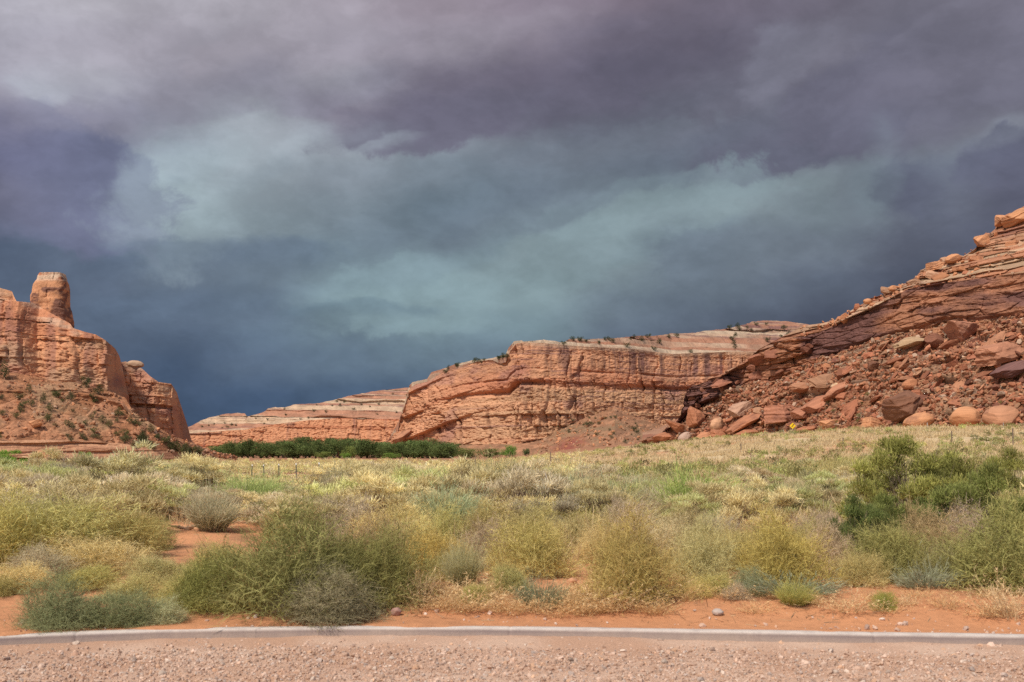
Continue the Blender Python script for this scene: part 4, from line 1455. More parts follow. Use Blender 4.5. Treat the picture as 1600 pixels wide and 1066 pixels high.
def single_mesh(key, b, name, mat):
    if key not in _cache:
        me = b.mesh(name)
        me.materials.append(mat)
        _cache[key] = me
    return _cache[key]


def place_bush(name, key, pair, px, py, wpx, hpx, label, cat, tint=(1, 1, 1), group=None, rz=None, leafmat=None, r0=0.72):
    """a two-part bush with its foot where pixel (px, py) meets the ground, as wide and tall as wpx x hpx there"""
    wpx, hpx = wpx * 1.10, hpx * 1.06
    x, y, z = at_ground(px, py)
    mf, ms = plant_proto(key, pair, name, leafmat)
    e = bpy.data.objects.new(name, None)
    COL.objects.link(e)
    e.empty_display_size = 0.2
    h = hpx / F * y
    w = wpx / F * y / (2 * r0)
    e.location = (x, y, z - 0.02)
    e.scale = (w, w, h)
    e.scale = (w * random.uniform(0.9, 1.1), w * random.uniform(0.9, 1.1), h)
    e.rotation_euler = (random.uniform(-.1, .1), random.uniform(-.1, .1), random.uniform(0, 6.28) if rz is None else rz)
    tag(e, label, cat, group)
    a = link('foliage', mf, None, e)
    a.color = tuple(tint) + (1,)
    b = link('stems', ms, None, e)
    return e


def place_single(name, key, b, mat, px, py, wpx, hpx, label, cat, tint=(1, 1, 1), group=None, r0=0.72):
    x, y, z = at_ground(px, py)
    o = link(name, single_mesh(key, b, name, mat))
    h = hpx / F * y
    w = wpx / F * y / (2 * r0)
    o.location = (x, y, z - 0.015)
    o.scale = (w, w, h)
    o.rotation_euler = (0, 0, random.uniform(0, 6.28))
    o.color = tuple(tint) + (1,)
    tag(o, label, cat, group)
    return o


def B(kind, i, *a, **k):
    nm = {'olive': 'thistle_bush', 'yellow': 'thistle_bush', 'grey': 'thistle_bush', 'dark': 'thistle_bush'}[kind]
    return place_bush(nm, ('fine', kind, i), FINE[kind][i], *a, leafmat=M_FINE, **k)


# foreground bushes, one by one: px, py of the foot, width, height
B('olive', 0, 455, 958, 285, 198, "largest dark olive bush behind the kerb, its crown rising above its neighbours", "bush", tint=(0.68, 0.72, 0.66))
B('grey', 0, 515, 969, 190, 100, "grey-brown tangle of twigs spilling down to the kerb below the largest olive bush", "bush", tint=(0.62, 0.64, 0.62))
B('olive', 1, 322, 955, 150, 120, "rounded olive bush touching the left side of the largest olive bush", "bush", tint=(0.72, 0.78, 0.62))
B('yellow', 0, 285, 950, 85, 85, "small yellow-green bush at the left foot of the rounded olive bush", "bush")
B('olive', 0, 600, 940, 165, 140, "olive bush on the right flank of the largest bush, behind the bare tan stalks", "bush", rz=2.0, tint=(0.78, 0.78, 0.72))
B('olive', 1, 535, 952, 210, 150, "dense dark olive bush shouldering the right of the largest one, above the grey-brown tangle", "bush", rz=0.9, tint=(0.64, 0.68, 0.58))
B('grey', 1, 590, 895, 150, 100, "brownish twiggy bush behind the olive flank, top tinged with tan", "bush", tint=(0.85, 0.76, 0.68))
B('dark', 0, 92, 980, 150, 92, "low dark green tangle near the kerb at its curving end", "bush", tint=(0.80, 0.84, 0.76))
B('dark', 1, 185, 976, 130, 62, "low dark green mat of twigs between the curving kerb end and the yellow-green bush", "bush", tint=(0.85, 0.88, 0.80))
B('grey', 0, 250, 973, 90, 48, "small grey-green sprawling plant at the kerb edge, smallest of the low mats", "bush", tint=(0.9, 1.05, 0.95), rz=1.0)
B('yellow', 1, 90, 870, 270, 118, "broad yellow-olive bush spreading in front of the tall pale rabbitbrush", "bush", tint=(0.95, 0.98, 0.95))
B('yellow', 0, -5, 885, 200, 130, "yellow-green bush cut by the photo edge beyond the curving kerb", "bush", tint=(0.95, 0.95, 0.85), rz=3.0)
B('olive', 1, 192, 872, 120, 95, "olive bush beside the bare sand patch, end of the broad yellow row", "bush", tint=(1.15, 1.05, 1.0), rz=0.7)
B('olive', 0, 30, 838, 170, 82, "hazy green bush behind the broad yellow-olive bush", "bush", tint=(1.25, 1.2, 1.3), rz=4.0)
B('yellow', 1, 676, 902, 120, 92, "amber-tinged bush between the olive flank and the pale feathery shrub", "bush", tint=(1.0, 0.86, 0.7))
B('olive', 1, 832, 900, 160, 118, "light olive bush left of the bare dirt hollow with the orange rock", "bush", tint=(1.3, 1.2, 1.1), rz=1.9)
B('olive', 0, 985, 935, 150, 158, "upright olive-brown bush right of the orange rock, with dry grass at its foot", "bush", tint=(1.15, 1.0, 0.9), rz=0.3)
B('grey', 1, 1092, 908, 120, 110, "open grey-green bush with red sand showing through its stems", "bush", tint=(1.1, 1.15, 0.9), rz=2.2)
B('yellow', 0, 1225, 915, 165, 140, "yellow-flecked bush above the blue-grey spiny branches", "bush", tint=(0.92, 0.85, 0.7), rz=5.2)
B('dark', 0, 1172, 926, 70, 45, "small dark green clump at the shaded foot of the yellow-flecked bush", "bush", rz=2.5)
B('olive', 1, 1400, 908, 130, 120, "grey-olive bush in front of the dark green greasewood", "bush", tint=(0.88, 0.9, 0.82), rz=3.9)
B('grey', 0, 1452, 900, 130, 125, "brown-topped twiggy bush between the dark greasewood and the big corner bush", "bush", tint=(0.9, 0.78, 0.66), rz=3.3)
B('olive', 0, 1562, 918, 200, 150, "big grey-green bush above the dry straw tuft at the photo's right side", "bush", tint=(0.82, 0.86, 0.76), rz=2.8)
B('olive', 1, 1585, 868, 170, 130, "tall olive bush behind the big grey-green corner bush", "bush", tint=(0.75, 0.82, 0.66), rz=5.0)
B('olive', 1, 1381, 952, 46, 38, "tiny round green tuft alone on the red sand near the kerb", "bush", tint=(0.85, 0.95, 0.6), rz=1.0)

GW = lambda i, *a, **k: place_bush('greasewood_shrub', ('gw', i), GWOOD[i], *a, leafmat=M_GREEN, r0=0.85, **k)
GW(0, 1420, 850, 195, 178, "bright olive greasewood rising highest over the pale grass field", "shrub", tint=(1.2, 1.17, 1.0), rz=0.4)
GW(1, 1335, 890, 110, 112, "dark green greasewood crowding behind the yellow-flecked bush", "shrub", tint=(0.62, 0.75, 0.72))
GW(0, 1500, 845, 130, 118, "olive greasewood just right of the highest one, slightly lower", "shrub", tint=(1.1, 1.12, 0.95), rz=2.4)
GW(1, 1575, 830, 130, 125, "olive greasewood at the photo's right edge below the round boulders", "shrub", tint=(1.15, 1.12, 1.0), rz=1.2)
GW(1, 1445, 880, 140, 100, "mid-green greasewood low in the thicket under the highest one", "shrub", tint=(0.75, 0.88, 0.8), rz=4.1)
place_bush('broom_shrub', ('broom', 1), BROOM[1], 1085, 815, 150, 92, "fresh green shrub with tan lower stems beside the sandy path", "shrub", tint=(0.85, 1.08, 0.62), rz=5.0, r0=0.62)

GW(1, 1470, 846, 120, 135, "olive greasewood shoulder leaning against the right of the highest one", "shrub", tint=(1.0, 1.0, 0.9), rz=3.0)
GW(0, 1390, 882, 150, 118, "mid-green greasewood filling in below the highest one, left of the brown-topped bush", "shrub", tint=(0.82, 0.9, 0.8), rz=5.5)
GW(1, 1535, 880, 170, 150, "dense green greasewood in the corner thicket behind the big grey-green bush", "shrub", tint=(0.85, 0.92, 0.82), rz=0.8)
BL = lambda i, *a, **k: place_bush('saltbush', ('blue', i), BLUE[i], *a, r0=0.85, **k)
BL(0, 1240, 928, 185, 50, "blue-grey spiny branches sprawling over sand below the yellow-flecked bush", "shrub", tint=(0.9, 0.98, 0.9))
BL(1, 845, 946, 100, 62, "blue-grey low shrub beside the dry grass, left of the orange rock", "shrub", tint=(0.72, 0.78, 0.66))
BL(0, 1445, 918, 110, 58, "silvery leaning branches at the foot of the brown-topped bush", "shrub", tint=(0.95, 0.98, 0.9), rz=2.0)
BR = lambda i, *a, **k: place_bush('broom_shrub', ('broom', i), BROOM[i], *a, r0=0.62, **k)
BR(0, 725, 914, 70, 82, "pale feathery upright shrub standing in front of the amber bush", "shrub", tint=(1.1, 1.05, 1.1))
BR(1, 1470, 916, 70, 80, "pale upright shrub with fan of thin stems before the corner thicket", "shrub", tint=(1.1, 1.05, 1.05))
BR(0, 1240, 945, 62, 46, "low yellow-green plant in front of the blue-grey spiny branches", "shrub", tint=(1.0, 1.0, 0.65), rz=1.0)
BR(1, 1000, 925, 60, 50, "light green weeds at the foot of the upright olive-brown bush", "shrub", tint=(0.9, 0.95, 0.8), rz=2.0)
SG = lambda i, *a, **k: place_bush('rabbitbrush', ('broomr', i), BROOM[i], *a, r0=0.62, **k)
SG(1, 700, 838, 130, 92, "tall blue-green rabbitbrush with yellow flower tips behind the amber bush", "rabbitbrush", tint=(0.95, 1.12, 1.25), rz=3.0)
SG(0, 560, 800, 120, 55, "bright green rabbitbrush peeking over the largest olive bush", "rabbitbrush", tint=(0.95, 1.12, 0.9), rz=3.6)
SG(1, 785, 812, 120, 110, "dark-stemmed rabbitbrush standing above its neighbours at the pale field's edge", "rabbitbrush", tint=(0.9, 0.85, 0.8), rz=0.9)
SG(0, 890, 805, 120, 78, "grey-green rabbitbrush left of the mauve dead twigs", "rabbitbrush", tint=(1.05, 1.08, 1.2), rz=5.5)
SG(1, 1187, 810, 72, 58, "single light green rabbitbrush beside the sandy path in the grass", "rabbitbrush", tint=(1.15, 1.12, 1.05), rz=4.4)
SG(0, 1310, 765, 70, 58, "yellowish round bush alone in the straw grass left of the highest greasewood", "rabbitbrush", tint=(1.15, 1.05, 0.9), rz=0.2)
SG(0, 330, 830, 90, 80, "grey-green rabbitbrush behind the bare sand patch", "rabbitbrush", tint=(1.1, 1.05, 1.3), rz=2.2)
SG(1, 400, 800, 110, 70, "green rabbitbrush behind the crown of the largest olive bush", "rabbitbrush", tint=(0.95, 1.15, 0.85), rz=1.2)

RB = lambda i, *a, **k: place_bush('tall_rabbitbrush', ('rab', i), RABBIT[i], *a, r0=0.88, **k)
RB(0, 185, 800, 200, 115, "tallest pale rabbitbrush, its dark forking stems bared in the middle", "rabbitbrush", rz=0.5)
RB(1, 70, 775, 120, 70, "pale straw-coloured rabbitbrush left of the tallest one", "rabbitbrush", tint=(1.05, 0.98, 0.95), rz=0.5)
RB(2, 290, 790, 110, 75, "pale rabbitbrush right of the tallest one, above the bare sand", "rabbitbrush", tint=(0.98, 1.0, 1.05), rz=0.5)


def place_twigs(i, kind, name, px, py, w, h, label, cat, tint=(1, 1, 1)):
    return place_single(name, (kind, i), {'dead': DEAD, 'stalk': STALK}[kind][i], M_STEM, px, py, w, h, label, cat, tint)


place_twigs(0, 'stalk', 'dry_stalk_plant', 655, 948, 110, 80, "bare tan stalks standing in front of the olive flank beside a pinkish rock", "dry plant")
place_twigs(1, 'stalk', 'dry_stalk_plant', 1583, 968, 130, 80, "dry straw-coloured stalks near the kerb at the photo's right edge", "dry plant", (1.0, 1.0, 1.0))
place_twigs(0, 'dead', 'dead_shrub', 945, 800, 110, 60, "mauve-grey dead twigs between the rabbitbrush and the upright olive-brown bush", "dead shrub", (1.1, 1.0, 1.05))
place_twigs(1, 'dead', 'dead_shrub', 1130, 850, 70, 50, "grey dead twigs under the fresh green shrub by the sandy path", "dead shrub")
place_twigs(1, 'dead', 'dead_shrub', 110, 742, 70, 42, "brown-grey leafless shrub below the ledges left of the tallest rabbitbrush", "dead shrub", (0.75, 0.65, 0.6))
place_twigs(0, 'dead', 'dead_shrub', 1225, 800, 70, 40, "grey dead twigs in the straw beside the single light green rabbitbrush", "dead shrub", (1.1, 1.05, 1.1))
for i, (px, py, w, h, lab) in enumerate([
        (745, 948, 110, 42, "dry seed-headed grass clump right of the bare tan stalks"),
        (700, 940, 60, 30, "short dry grass between the bare tan stalks and the seed-headed clump"),
        (950, 950, 95, 48, "dry grass clump at the foot of the upright olive-brown bush"),
        (885, 935, 50, 30, "wispy dry grass under the orange rock"),
        (1325, 952, 80, 30, "flattened dry grass left of the tiny round green tuft"),
        (1418, 945, 34, 22, "scrap of pale dry grass right of the tiny round green tuft"),
        (1560, 960, 70, 55, "leaning straw tuft among the dry stalks at the photo's right edge")]):
    place_single('dry_grass_tuft', ('tuft', i % 2), TUFT[i % 2], M_LEAF, px, py, w, h, lab, "dry grass", r0=0.5)

rg = random.Random(8)
for i in range(44):
    px = rg.choice([rg.uniform(640, 1010), rg.uniform(1010, 1600), rg.uniform(860, 1000), rg.uniform(680, 800)])
    py = rg.uniform(925, 962)
    place_single('dry_grass_tuft', ('tuft', i % 2), TUFT[i % 2], M_LEAF, px, py, rg.uniform(30, 70), rg.uniform(16, 36), "short straw tuft on the red sand between the kerb and the bushes", "dry grass", (1.0, 0.95, 0.88), "short straw tufts behind the kerb", r0=0.5)

# bright green willow at the left edge, and willow tips behind the tall rabbitbrush
WILLOW = clump_bush(860, (0.20, 0.33, 0.06), (0.28, 0.42, 0.08), (0.36, 0.50, 0.12), 30, 200, (0.04, 0.07), 0.02, 0.17, 0.75, (0.2, 0.16, 0.1), 0.5)
for px, py, w, h, lab in ((12, 752, 80, 48, "bright green willow bush at the photo's left edge below the ledges"),
                          (132, 745, 40, 38, "green willow tip showing behind the tallest rabbitbrush, left of its crown"),
                          (225, 745, 34, 28, "green willow tip behind the tallest rabbitbrush, right of its crown")):
    place_bush('willow_bush', 'willow', WILLOW, px, py, w, h, lab, "willow", leafmat=M_GREEN, r0=0.88)


# hazy bushes filling the ground between the named ones
rf = random.Random(5)
for k_, (px, py, w, h) in enumerate([(250, 905, 110, 50), (640, 880, 110, 85), (760, 890, 100, 90), (760, 860, 130, 90), (905, 870, 110, 90), (940, 880, 100, 80), (1040, 880, 120, 85), (1060, 860, 110, 80),
                           (1150, 890, 110, 85), (1140, 870, 90, 60), (1290, 900, 110, 95), (1260, 880, 120, 80), (690, 865, 110, 85), (620, 860, 140, 90), (540, 850, 130, 85), (470, 845, 130, 85),
                           (830, 860, 120, 85), (880, 845, 130, 75), (980, 850, 110, 80), (1200, 865, 90, 60), (130, 920, 120, 48), (30, 915, 110, 45), (1510, 890, 130, 110), (1360, 870, 100, 90), (1340, 915, 90, 70),
                           (150, 895, 170, 70), (60, 905, 150, 60), (0, 930, 90, 40), (210, 935, 110, 45), (340, 895, 110, 60), (90, 840, 160, 90), (230, 860, 90, 70), (700, 905, 90, 60), (1080, 930, 80, 35), (1150, 935, 60, 30),
                           (740, 940, 60, 40), (800, 925, 70, 60), (1120, 925, 70, 40), (1020, 940, 60, 30)]):
    kd = ['olive', 'yellow', 'grey', 'olive'][k_ % 4]
    g = rf.uniform(0.95, 1.25)
    B(kd, rf.randrange(2), px, py, w, h, "hazy olive-brown bush filling the gaps between the larger bushes behind the kerb", "bush", tint=(g, g * rf.uniform(0.9, 1.0), g * rf.uniform(0.85, 1.1)), group="hazy bushes between the larger kerbside bushes", rz=rf.uniform(0, 6.2))


# ---- the plain: the nearest rabbitbrush as things of their own, what lies farther as one cover
taken = []


def far_plain():
    r = np.random.default_rng(91)
    cand = []
    for _ in range(14000):
        y = 17 * (260 / 17) ** (r.random() ** 0.8)
        px = r.uniform(-250, 1850)
        x = (px - CX) / F * y
        cover = 1.0 - (0.66 + 0.31 * float(sstep(-0.1, 0.3, fbm(x / 9, y / 9, 0, 2, 94)))) * float(sstep(-3, 8, x - 0.02 * y + 1.6 * fbm(x / 12, y / 12, 0, 3, 92)))
        if y < 24:
            cover *= 0.35 if px < 900 else 0.5
        # bare sand pocket
        if abs(px - 300) < 110 and 17 < y < 23:
            continue
        if r.random() > cover:
            continue
        cand.append((y, px, x))
    cand.sort()
    keep = []
    cells = {}
    for y, px, x in cand:
        rad = 1.15 if px < 900 else 0.95
        k = (int(x // 1.6), int(y // 1.6))
        ok = True
        for i in (-1, 0, 1):
            for j in (-1, 0, 1):
                for (a, b) in cells.get((k[0] + i, k[1] + j), ()):
                    if (a - x) ** 2 + (b - y) ** 2 < rad * rad:
                        ok = False
        if ok:
            cells.setdefault(k, []).append((x, y))
            keep.append((x, y, px))
    return keep


plain = far_plain()
ZONES = [(-1e9, 330, "pale yellow-green rabbitbrush on the plain below the left butte", "rabbitbrush on the plain below the left butte"),
         (330, 640, "pale rabbitbrush on the plain around the row of steel fence posts", "rabbitbrush around the steel fence posts"),
         (640, 930, "pale rabbitbrush on the plain in front of the tall middle cliff", "rabbitbrush in front of the middle cliff"),
         (930, 1e9, "low bush dotted over the straw grass field below the boulder slope", "bushes dotted over the straw grass field")]
r_ = np.random.default_rng(95)
n_single = 0
for mesh_kind in range(4):
    f, st = RABBIT[mesh_kind]
    # foliage and stems in one mesh for the copies too small to show their parts
    f.V += st.V
    f.Q += [q + f.n for q in st.Q]
    f.C += st.C
    f.n += st.n
SMALL = [(RABBIT[i], 0.88, 'rab1', i) for i in range(4)]
for b in BROOM + SAGE:
    f, st = b
    f.V += st.V
    f.Q += [q + f.n for q in st.Q]
    f.C += st.C
    f.n += st.n
SMALL2 = [(SAGE[i], 0.65, 'sage1', i) for i in range(2)] + [(BROOM[i], 0.62, 'broom1', i) for i in range(2)]
rest = []
for x, y, px in plain:
    u = r_.random()
    in_view = -20 < px < 1620
    if n_single < 290 and in_view:
        dense = px < 930
        src = SMALL[r_.integers(4)] if r_.random() < (0.90 if dense else 0.5) else SMALL2[r_.integers(4)]
        pair, r0, key, i = src
        me = single_mesh((key, i), pair[0], 'rabbitbrush', M_LEAF)
        o = link('plain_rabbitbrush', me)
        h = r_.uniform(0.75, 1.40) * (1.0 if dense else 0.75)
        w = h * r_.uniform(0.95, 1.35)
        if 318 < px < 518 and y < 112:
            h = min(h, max(0.3, 0.9 * (CAMZ - 47 / F * y - float(ground_z(x, y)))))
        o.location = (x, y, float(ground_z(x, y)) - 0.03)
        o.scale = (w, w, h)
        o.rotation_euler = (0, 0, r_.uniform(0, 6.28))
        tn = r_.choice(4, p=[0.5, 0.2, 0.2, 0.1])
        k = 1 + 0.12 * r_.normal()
        o.color = tuple(k * q for q in [(1.05, 1.0, 0.95), (0.95, 1.05, 0.85), (1.02, 0.97, 1.15), (0.9, 0.78, 0.8)][tn]) + (1,)
        for a, b, lab, grp in ZONES:
            if a <= px < b:
                tag(o, lab, "bush", grp)
        n_single += 1
    else:
        rest.append((x, y, px))


def cover_mesh():
    """the bushes beyond: one object, each a small crown of blades"""
    r = np.random.default_rng(97)
    bl = Blades()
    for x, y, px in rest:
        h = r.uniform(0.65, 1.25) * (1.0 if px < 930 else 0.8)
        w = h * r.uniform(0.75, 1.05) * (1.0 if px < 930 else 1.1)
        if 318 < px < 518 and y < 112:
            h = min(h, max(0.3, 0.9 * (CAMZ - 47 / F * y - float(ground_z(x, y)))))
        n = int(np.clip(15000 / y, 90, 420))
        d = hemi(n, r, 0.0)
        nl = 7
        lc = hemi(nl, r, 0.0) * np.array((w, w, h)) * 0.62
        pick = r.integers(nl, size=n)
        p = lc[pick] + d * np.array((w, w, h)) * 0.42 * (r.random((n, 1)) ** 0.5)
        p += np.array((x, y, float(ground_z(x, y)) + 0.05))
        tint = np.array([(1.05, 1.0, 0.95), (0.95, 1.05, 0.85), (0.95, 0.95, 1.1), (0.8, 0.72, 0.72)][r.choice(4, p=[0.5, 0.22, 0.18, 0.1])]) * (1 + 0.20 * r.normal())
        if px > 930 and y > 35:
            tint = tint * np.array((0.60, 0.66, 0.56)) * r.uniform(0.75, 1.25)
        cc = colmix(r, n, (0.56, 0.49, 0.25), (0.70, 0.60, 0.33)) * tint
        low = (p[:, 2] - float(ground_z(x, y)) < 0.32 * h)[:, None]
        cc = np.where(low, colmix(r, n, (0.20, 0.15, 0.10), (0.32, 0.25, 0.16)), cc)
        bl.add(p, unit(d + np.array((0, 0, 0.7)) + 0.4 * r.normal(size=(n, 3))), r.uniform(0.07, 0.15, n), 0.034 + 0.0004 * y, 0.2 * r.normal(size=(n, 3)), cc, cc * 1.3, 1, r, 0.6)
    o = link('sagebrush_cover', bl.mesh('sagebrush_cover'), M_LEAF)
    tag(o, "pale sagebrush covering the far plain up to the cliffs", "sagebrush", kind='stuff')


cover_mesh()


def litter():
    r = np.random.default_rng(141)
    n = 42000
    y = 9.9 * (26 / 9.9) ** r.random(n)
    x = r.uniform(-330, 1930, n)
    x = (x - CX) / F * y
    d = y - kerb_y(x) - KERB_W
    m = (d > 0.05) & (r.random(n) < 0.03 + sstep(-0.1, 0.4, fbm(x / 0.9, y / 0.9, 0, 3, 142)) * sstep(0.2, 0.8, d))
    x, y = x[m], y[m]
    n = len(x)
    bl = Blades()
    di = np.stack([r.normal(size=n), r.normal(size=n), 0.25 * np.abs(r.normal(size=n))], -1)
    cc = colmix(r, n, (0.48, 0.34, 0.20), (0.20, 0.13, 0.085), 0.25)
    bl.add(np.stack([x, y, ground_z(x, y) + 0.004], -1), di, r.uniform(0.03, 0.14, n), r.uniform(0.004, 0.009, n), 0.25 * r.normal(size=(n, 3)) * np.array((1, 1, 0.3)), cc, cc, 2, r, 0.4)
    o = link('dry_litter', bl.mesh('dry_litter'), M_STEM)
    tag(o, "broken dry stems littering the red sand behind the kerb", "litter", kind='stuff')


litter()


def straw_field():
    r = np.random.default_rng(99)
    n = 90000
    y = 13.5 * (230 / 13.5) ** (r.random(n) ** 0.75)
    px = r.uniform(-150, 1780, n)
    x = (px - CX) / F * y
    dens = np.where(y < 22, 0.25, 1.0) * np.clip(0.07 + sstep(-6, 10, x - 0.02 * y), 0, 1) * sstep(-0.22, 0.18, fbm(x / 4, y / 7, 0, 4, 98) + 0.06)
    m = r.random(n) < dens
    x, y = x[m], y[m]
    bl = Blades()
    for k in range(9):
        nn = len(x)
        rx, ry = x + 0.12 * r.normal(size=nn), y + 0.12 * r.normal(size=nn)
        z = ground_z(rx, ry) - 0.01
        di = np.stack([0.35 * r.normal(size=nn), 0.35 * r.normal(size=nn), np.ones(nn)], -1)
        cc = colmix(r, nn, (0.62, 0.49, 0.29), (0.72, 0.58, 0.36), 0.12)
        bl.add(np.stack([rx, ry, z], -1), di, r.uniform(0.16, 0.50, nn), 0.008 + 0.0006 * y, 0.3 * r.normal(size=(nn, 3)), cc * 0.9, cc * 1.1, 1, r, 0.7)
    o = link('straw_grass', bl.mesh('straw_grass'), M_LEAF)
    tag(o, "pale dry straw grass over the open field", "grass", kind='stuff')


straw_field()


# ------------------------------------------------------------------ gravel and pebbles
def stones(name, pts, size, cols, mat, label, cat, flat=0.6, seed=5, embed=0.25):
    r = np.random.default_rng(seed)
    import bmesh
    bm = bmesh.new()
    bmesh.ops.create_icosphere(bm, subdivisions=1, radius=1.0)
    base = np.array([v.co[:] for v in bm.verts])
    tri = np.array([[v.index for v in f.verts] for f in bm.faces])
    bm.free()
    N, k = len(pts), len(base)
    sc = size[:, None] * np.stack([r.uniform(0.75, 1.3, N), r.uniform(0.7, 1.2, N), r.uniform(0.45, 0.9, N) * flat / 0.6], -1)
    V = base[None] * (1 + 0.22 * r.normal(size=(N, k, 1)))
    q = r.normal(size=(N, 4))
    q[:, 1:3] *= 0.35
    q /= np.linalg.norm(q, axis=1, keepdims=True)
    w, x, y, z = q.T
    Rm = np.stack([1 - 2 * (y * y + z * z), 2 * (x * y - z * w), 2 * (x * z + y * w), 2 * (x * y + z * w), 1 - 2 * (x * x + z * z), 2 * (y * z - x * w), 2 * (x * z - y * w), 2 * (y * z + x * w), 1 - 2 * (x * x + y * y)], -1).reshape(N, 3, 3)
    V = np.einsum('nij,nkj->nki', Rm, V * sc[:, None])
    V += pts[:, None] + np.array((0, 0, 1.0)) * (sc[:, 2] * (1 - 2 * embed))[:, None, None]
    T = (tri[None] + (np.arange(N) * k)[:, None, None]).reshape(-1, 3)
    C = np.repeat(cols[:, None], k, 1)
    o = link(name, mesh_from(name, V, None, T, C, smooth=False), mat)
    tag(o, label, cat, kind='stuff')
    return o


def gravel():
    r = np.random.default_rng(131)
    n = 52000
    x = r.uniform(-6.2, 6.2, n)
    y = kerb_y(x) - 0.02 - 2.6 * r.random(n)
    d = kerb_y(x) - y
    # stones thin out in a dusty band before the kerb, lie packed nearer the camera
    keep = r.random(n) < np.clip(0.42 + 0.7 * sstep(0.25, 1.0, d + 0.35 * fbm(x / 0.8, y / 0.5, 0, 3, 132)), 0, 1)
    x, y = x[keep], y[keep]
    n = len(x)
    z = 0.012 * fbm(x / 0.9, y / 0.9, 0, 3, 31)
    pal = np.array([(0.55, 0.36, 0.265), (0.62, 0.45, 0.36), (0.47, 0.30, 0.215), (0.64, 0.53, 0.45), (0.44, 0.37, 0.34), (0.57, 0.34, 0.21), (0.34, 0.24, 0.20)])
    pal = 0.65 * pal + 0.35 * pal.mean(0)
    c = np.array((0.90, 0.89, 0.88)) * pal[r.choice(7, n, p=[0.28, 0.22, 0.16, 0.12, 0.08, 0.09, 0.05])] * (1 + 0.12 * r.normal(size=(n, 1)))
    s = np.exp(r.normal(-5.02, 0.50, n)).clip(0.003, 0.028)
    stones('gravel', np.stack([x, y, z], -1), s, c, M_STONE, "pinkish tan gravel strewn over the parking strip before the kerb", "gravel", seed=133)
    n = 900
    x = r.uniform(-6, 6, n)
    d = np.abs(r.normal(0.05, 0.28, n))
    y = kerb_y(x) + KERB_W + 0.02 + d
    keep = r.random(n) < 0.12 + 0.88 * sstep(0.0, 0.35, fbm(x / 1.1, y / 0.4, 0, 2, 135))
    x, y = x[keep], y[keep]
    n = len(x)
    c = pal[r.choice(7, n)] * 1.05
    stones('pebbles', np.stack([x, y, ground_z(x, y)], -1), np.exp(r.normal(-4.6, 0.45, n)).clip(0.004, 0.03), c, M_STONE, "small pale pebbles on the red sand behind the kerb", "pebbles", seed=136)


gravel()


# ------------------------------------------------------------------ boulders
import bmesh


def rock_mesh(name, seed, kind='block', sub=5):
    """an angular or rounded boulder, about one unit across: a sphere cut by planes, then roughened"""
    r = np.random.default_rng(seed)
    bm = bmesh.new()
    bmesh.ops.create_icosphere(bm, subdivisions=sub, radius=1.0)
    V = np.array([v.co[:] for v in bm.verts])
    tri = np.array([[v.index for v in f.verts] for f in bm.faces])
    bm.free()
    ncut, lo, hi = {'block': (16, 0.48, 0.78), 'round': (12, 0.74, 0.95), 'slab': (13, 0.5, 0.8)}[kind]
    if kind == 'block':
        planes = [(np.array(p) + 0.18 * r.normal(size=3), r.uniform(0.5, 0.68)) for p in ((1, 0, 0), (-1, 0, 0), (0, 1, 0), (0, -1, 0), (0, 0, 1), (0, 0, -1))]
        planes += [(r.normal(size=3), r.uniform(0.62, 0.82)) for _ in range(9)]
    else:
        planes = [(r.normal(size=3), r.uniform(lo, hi)) for _ in range(ncut)]
    for nrm, d in planes:
        nrm = nrm / np.linalg.norm(nrm)
        e = V @ nrm - d
        V = V - np.maximum(e, 0)[:, None] * nrm * (0.97 if kind != 'round' else 0.8)
    V *= 0.5 / np.abs(V).max(0)
    V = V * (1 + (0.085 * fbm(V[:, 0] * 6 + seed, V[:, 1] * 6, V[:, 2] * 6, 5, seed, 0.6) * (0.4 if kind == 'round' else 1.0) + 0.05 * fbm(V[:, 0] * 1.7 + seed, V[:, 1] * 1.7, V[:, 2] * 1.7, 2, seed + 1)))[:, None]
    bz, bp, _, _ = beds(seed, -1, 1, 0.04, 0.16, 0.02)
    zz = V[:, 2] + 0.05 * fbm(V[:, 0] * 2, V[:, 1] * 2, 0, 2, seed + 2)
    V[:, :2] *= (1 + (0.05 if kind != 'round' else 0.008) * np.interp(zz, bz, bp))[:, None]
    return mesh_from(name, V, None, tri, None, smooth=True)


ROCKS = {k: [] for k in ('block', 'round', 'slab')}
for k in ROCKS:
    for i in range(6 if k != 'round' else 4):
        me = rock_mesh(k + '_boulder', 900 + i + {'block': 0, 'round': 20, 'slab': 40}[k], k)
        me.materials.append(M_BOULDER)
        me.shade_smooth() if k == 'round' else None
        ROCKS[k].append(me)
        if k != 'round':
            me.polygons.foreach_set('use_smooth', np.zeros(len(me.polygons), bool))


STONES = []
for i in range(2):
    me = rock_mesh('stone', 970 + i, 'round', 4)
    m_, t_ = new_mat('field_stone')
    oi_ = t_.n('ShaderNodeObjectInfo')
    p_ = t_.n('ShaderNodeBsdfPrincipled')
    nz_ = t_.noise(t_.n('ShaderNodeTexCoord').outputs['Object'], 5.0, 6.0, 0.65)
    t_.l(t_.mix(1.0, oi_.outputs['Color'], t_.maprange(nz_, 0.25, 0.75, 0.8, 1.2), 'MULTIPLY'), p_.inputs['Base Color'])
    p_.inputs['Roughness'].default_value = 0.9
    o_ = t_.n('ShaderNodeOutputMaterial')
    t_.l(p_.outputs[0], o_.inputs[0])
    me.materials.append(m_)
    STONES.append(me)


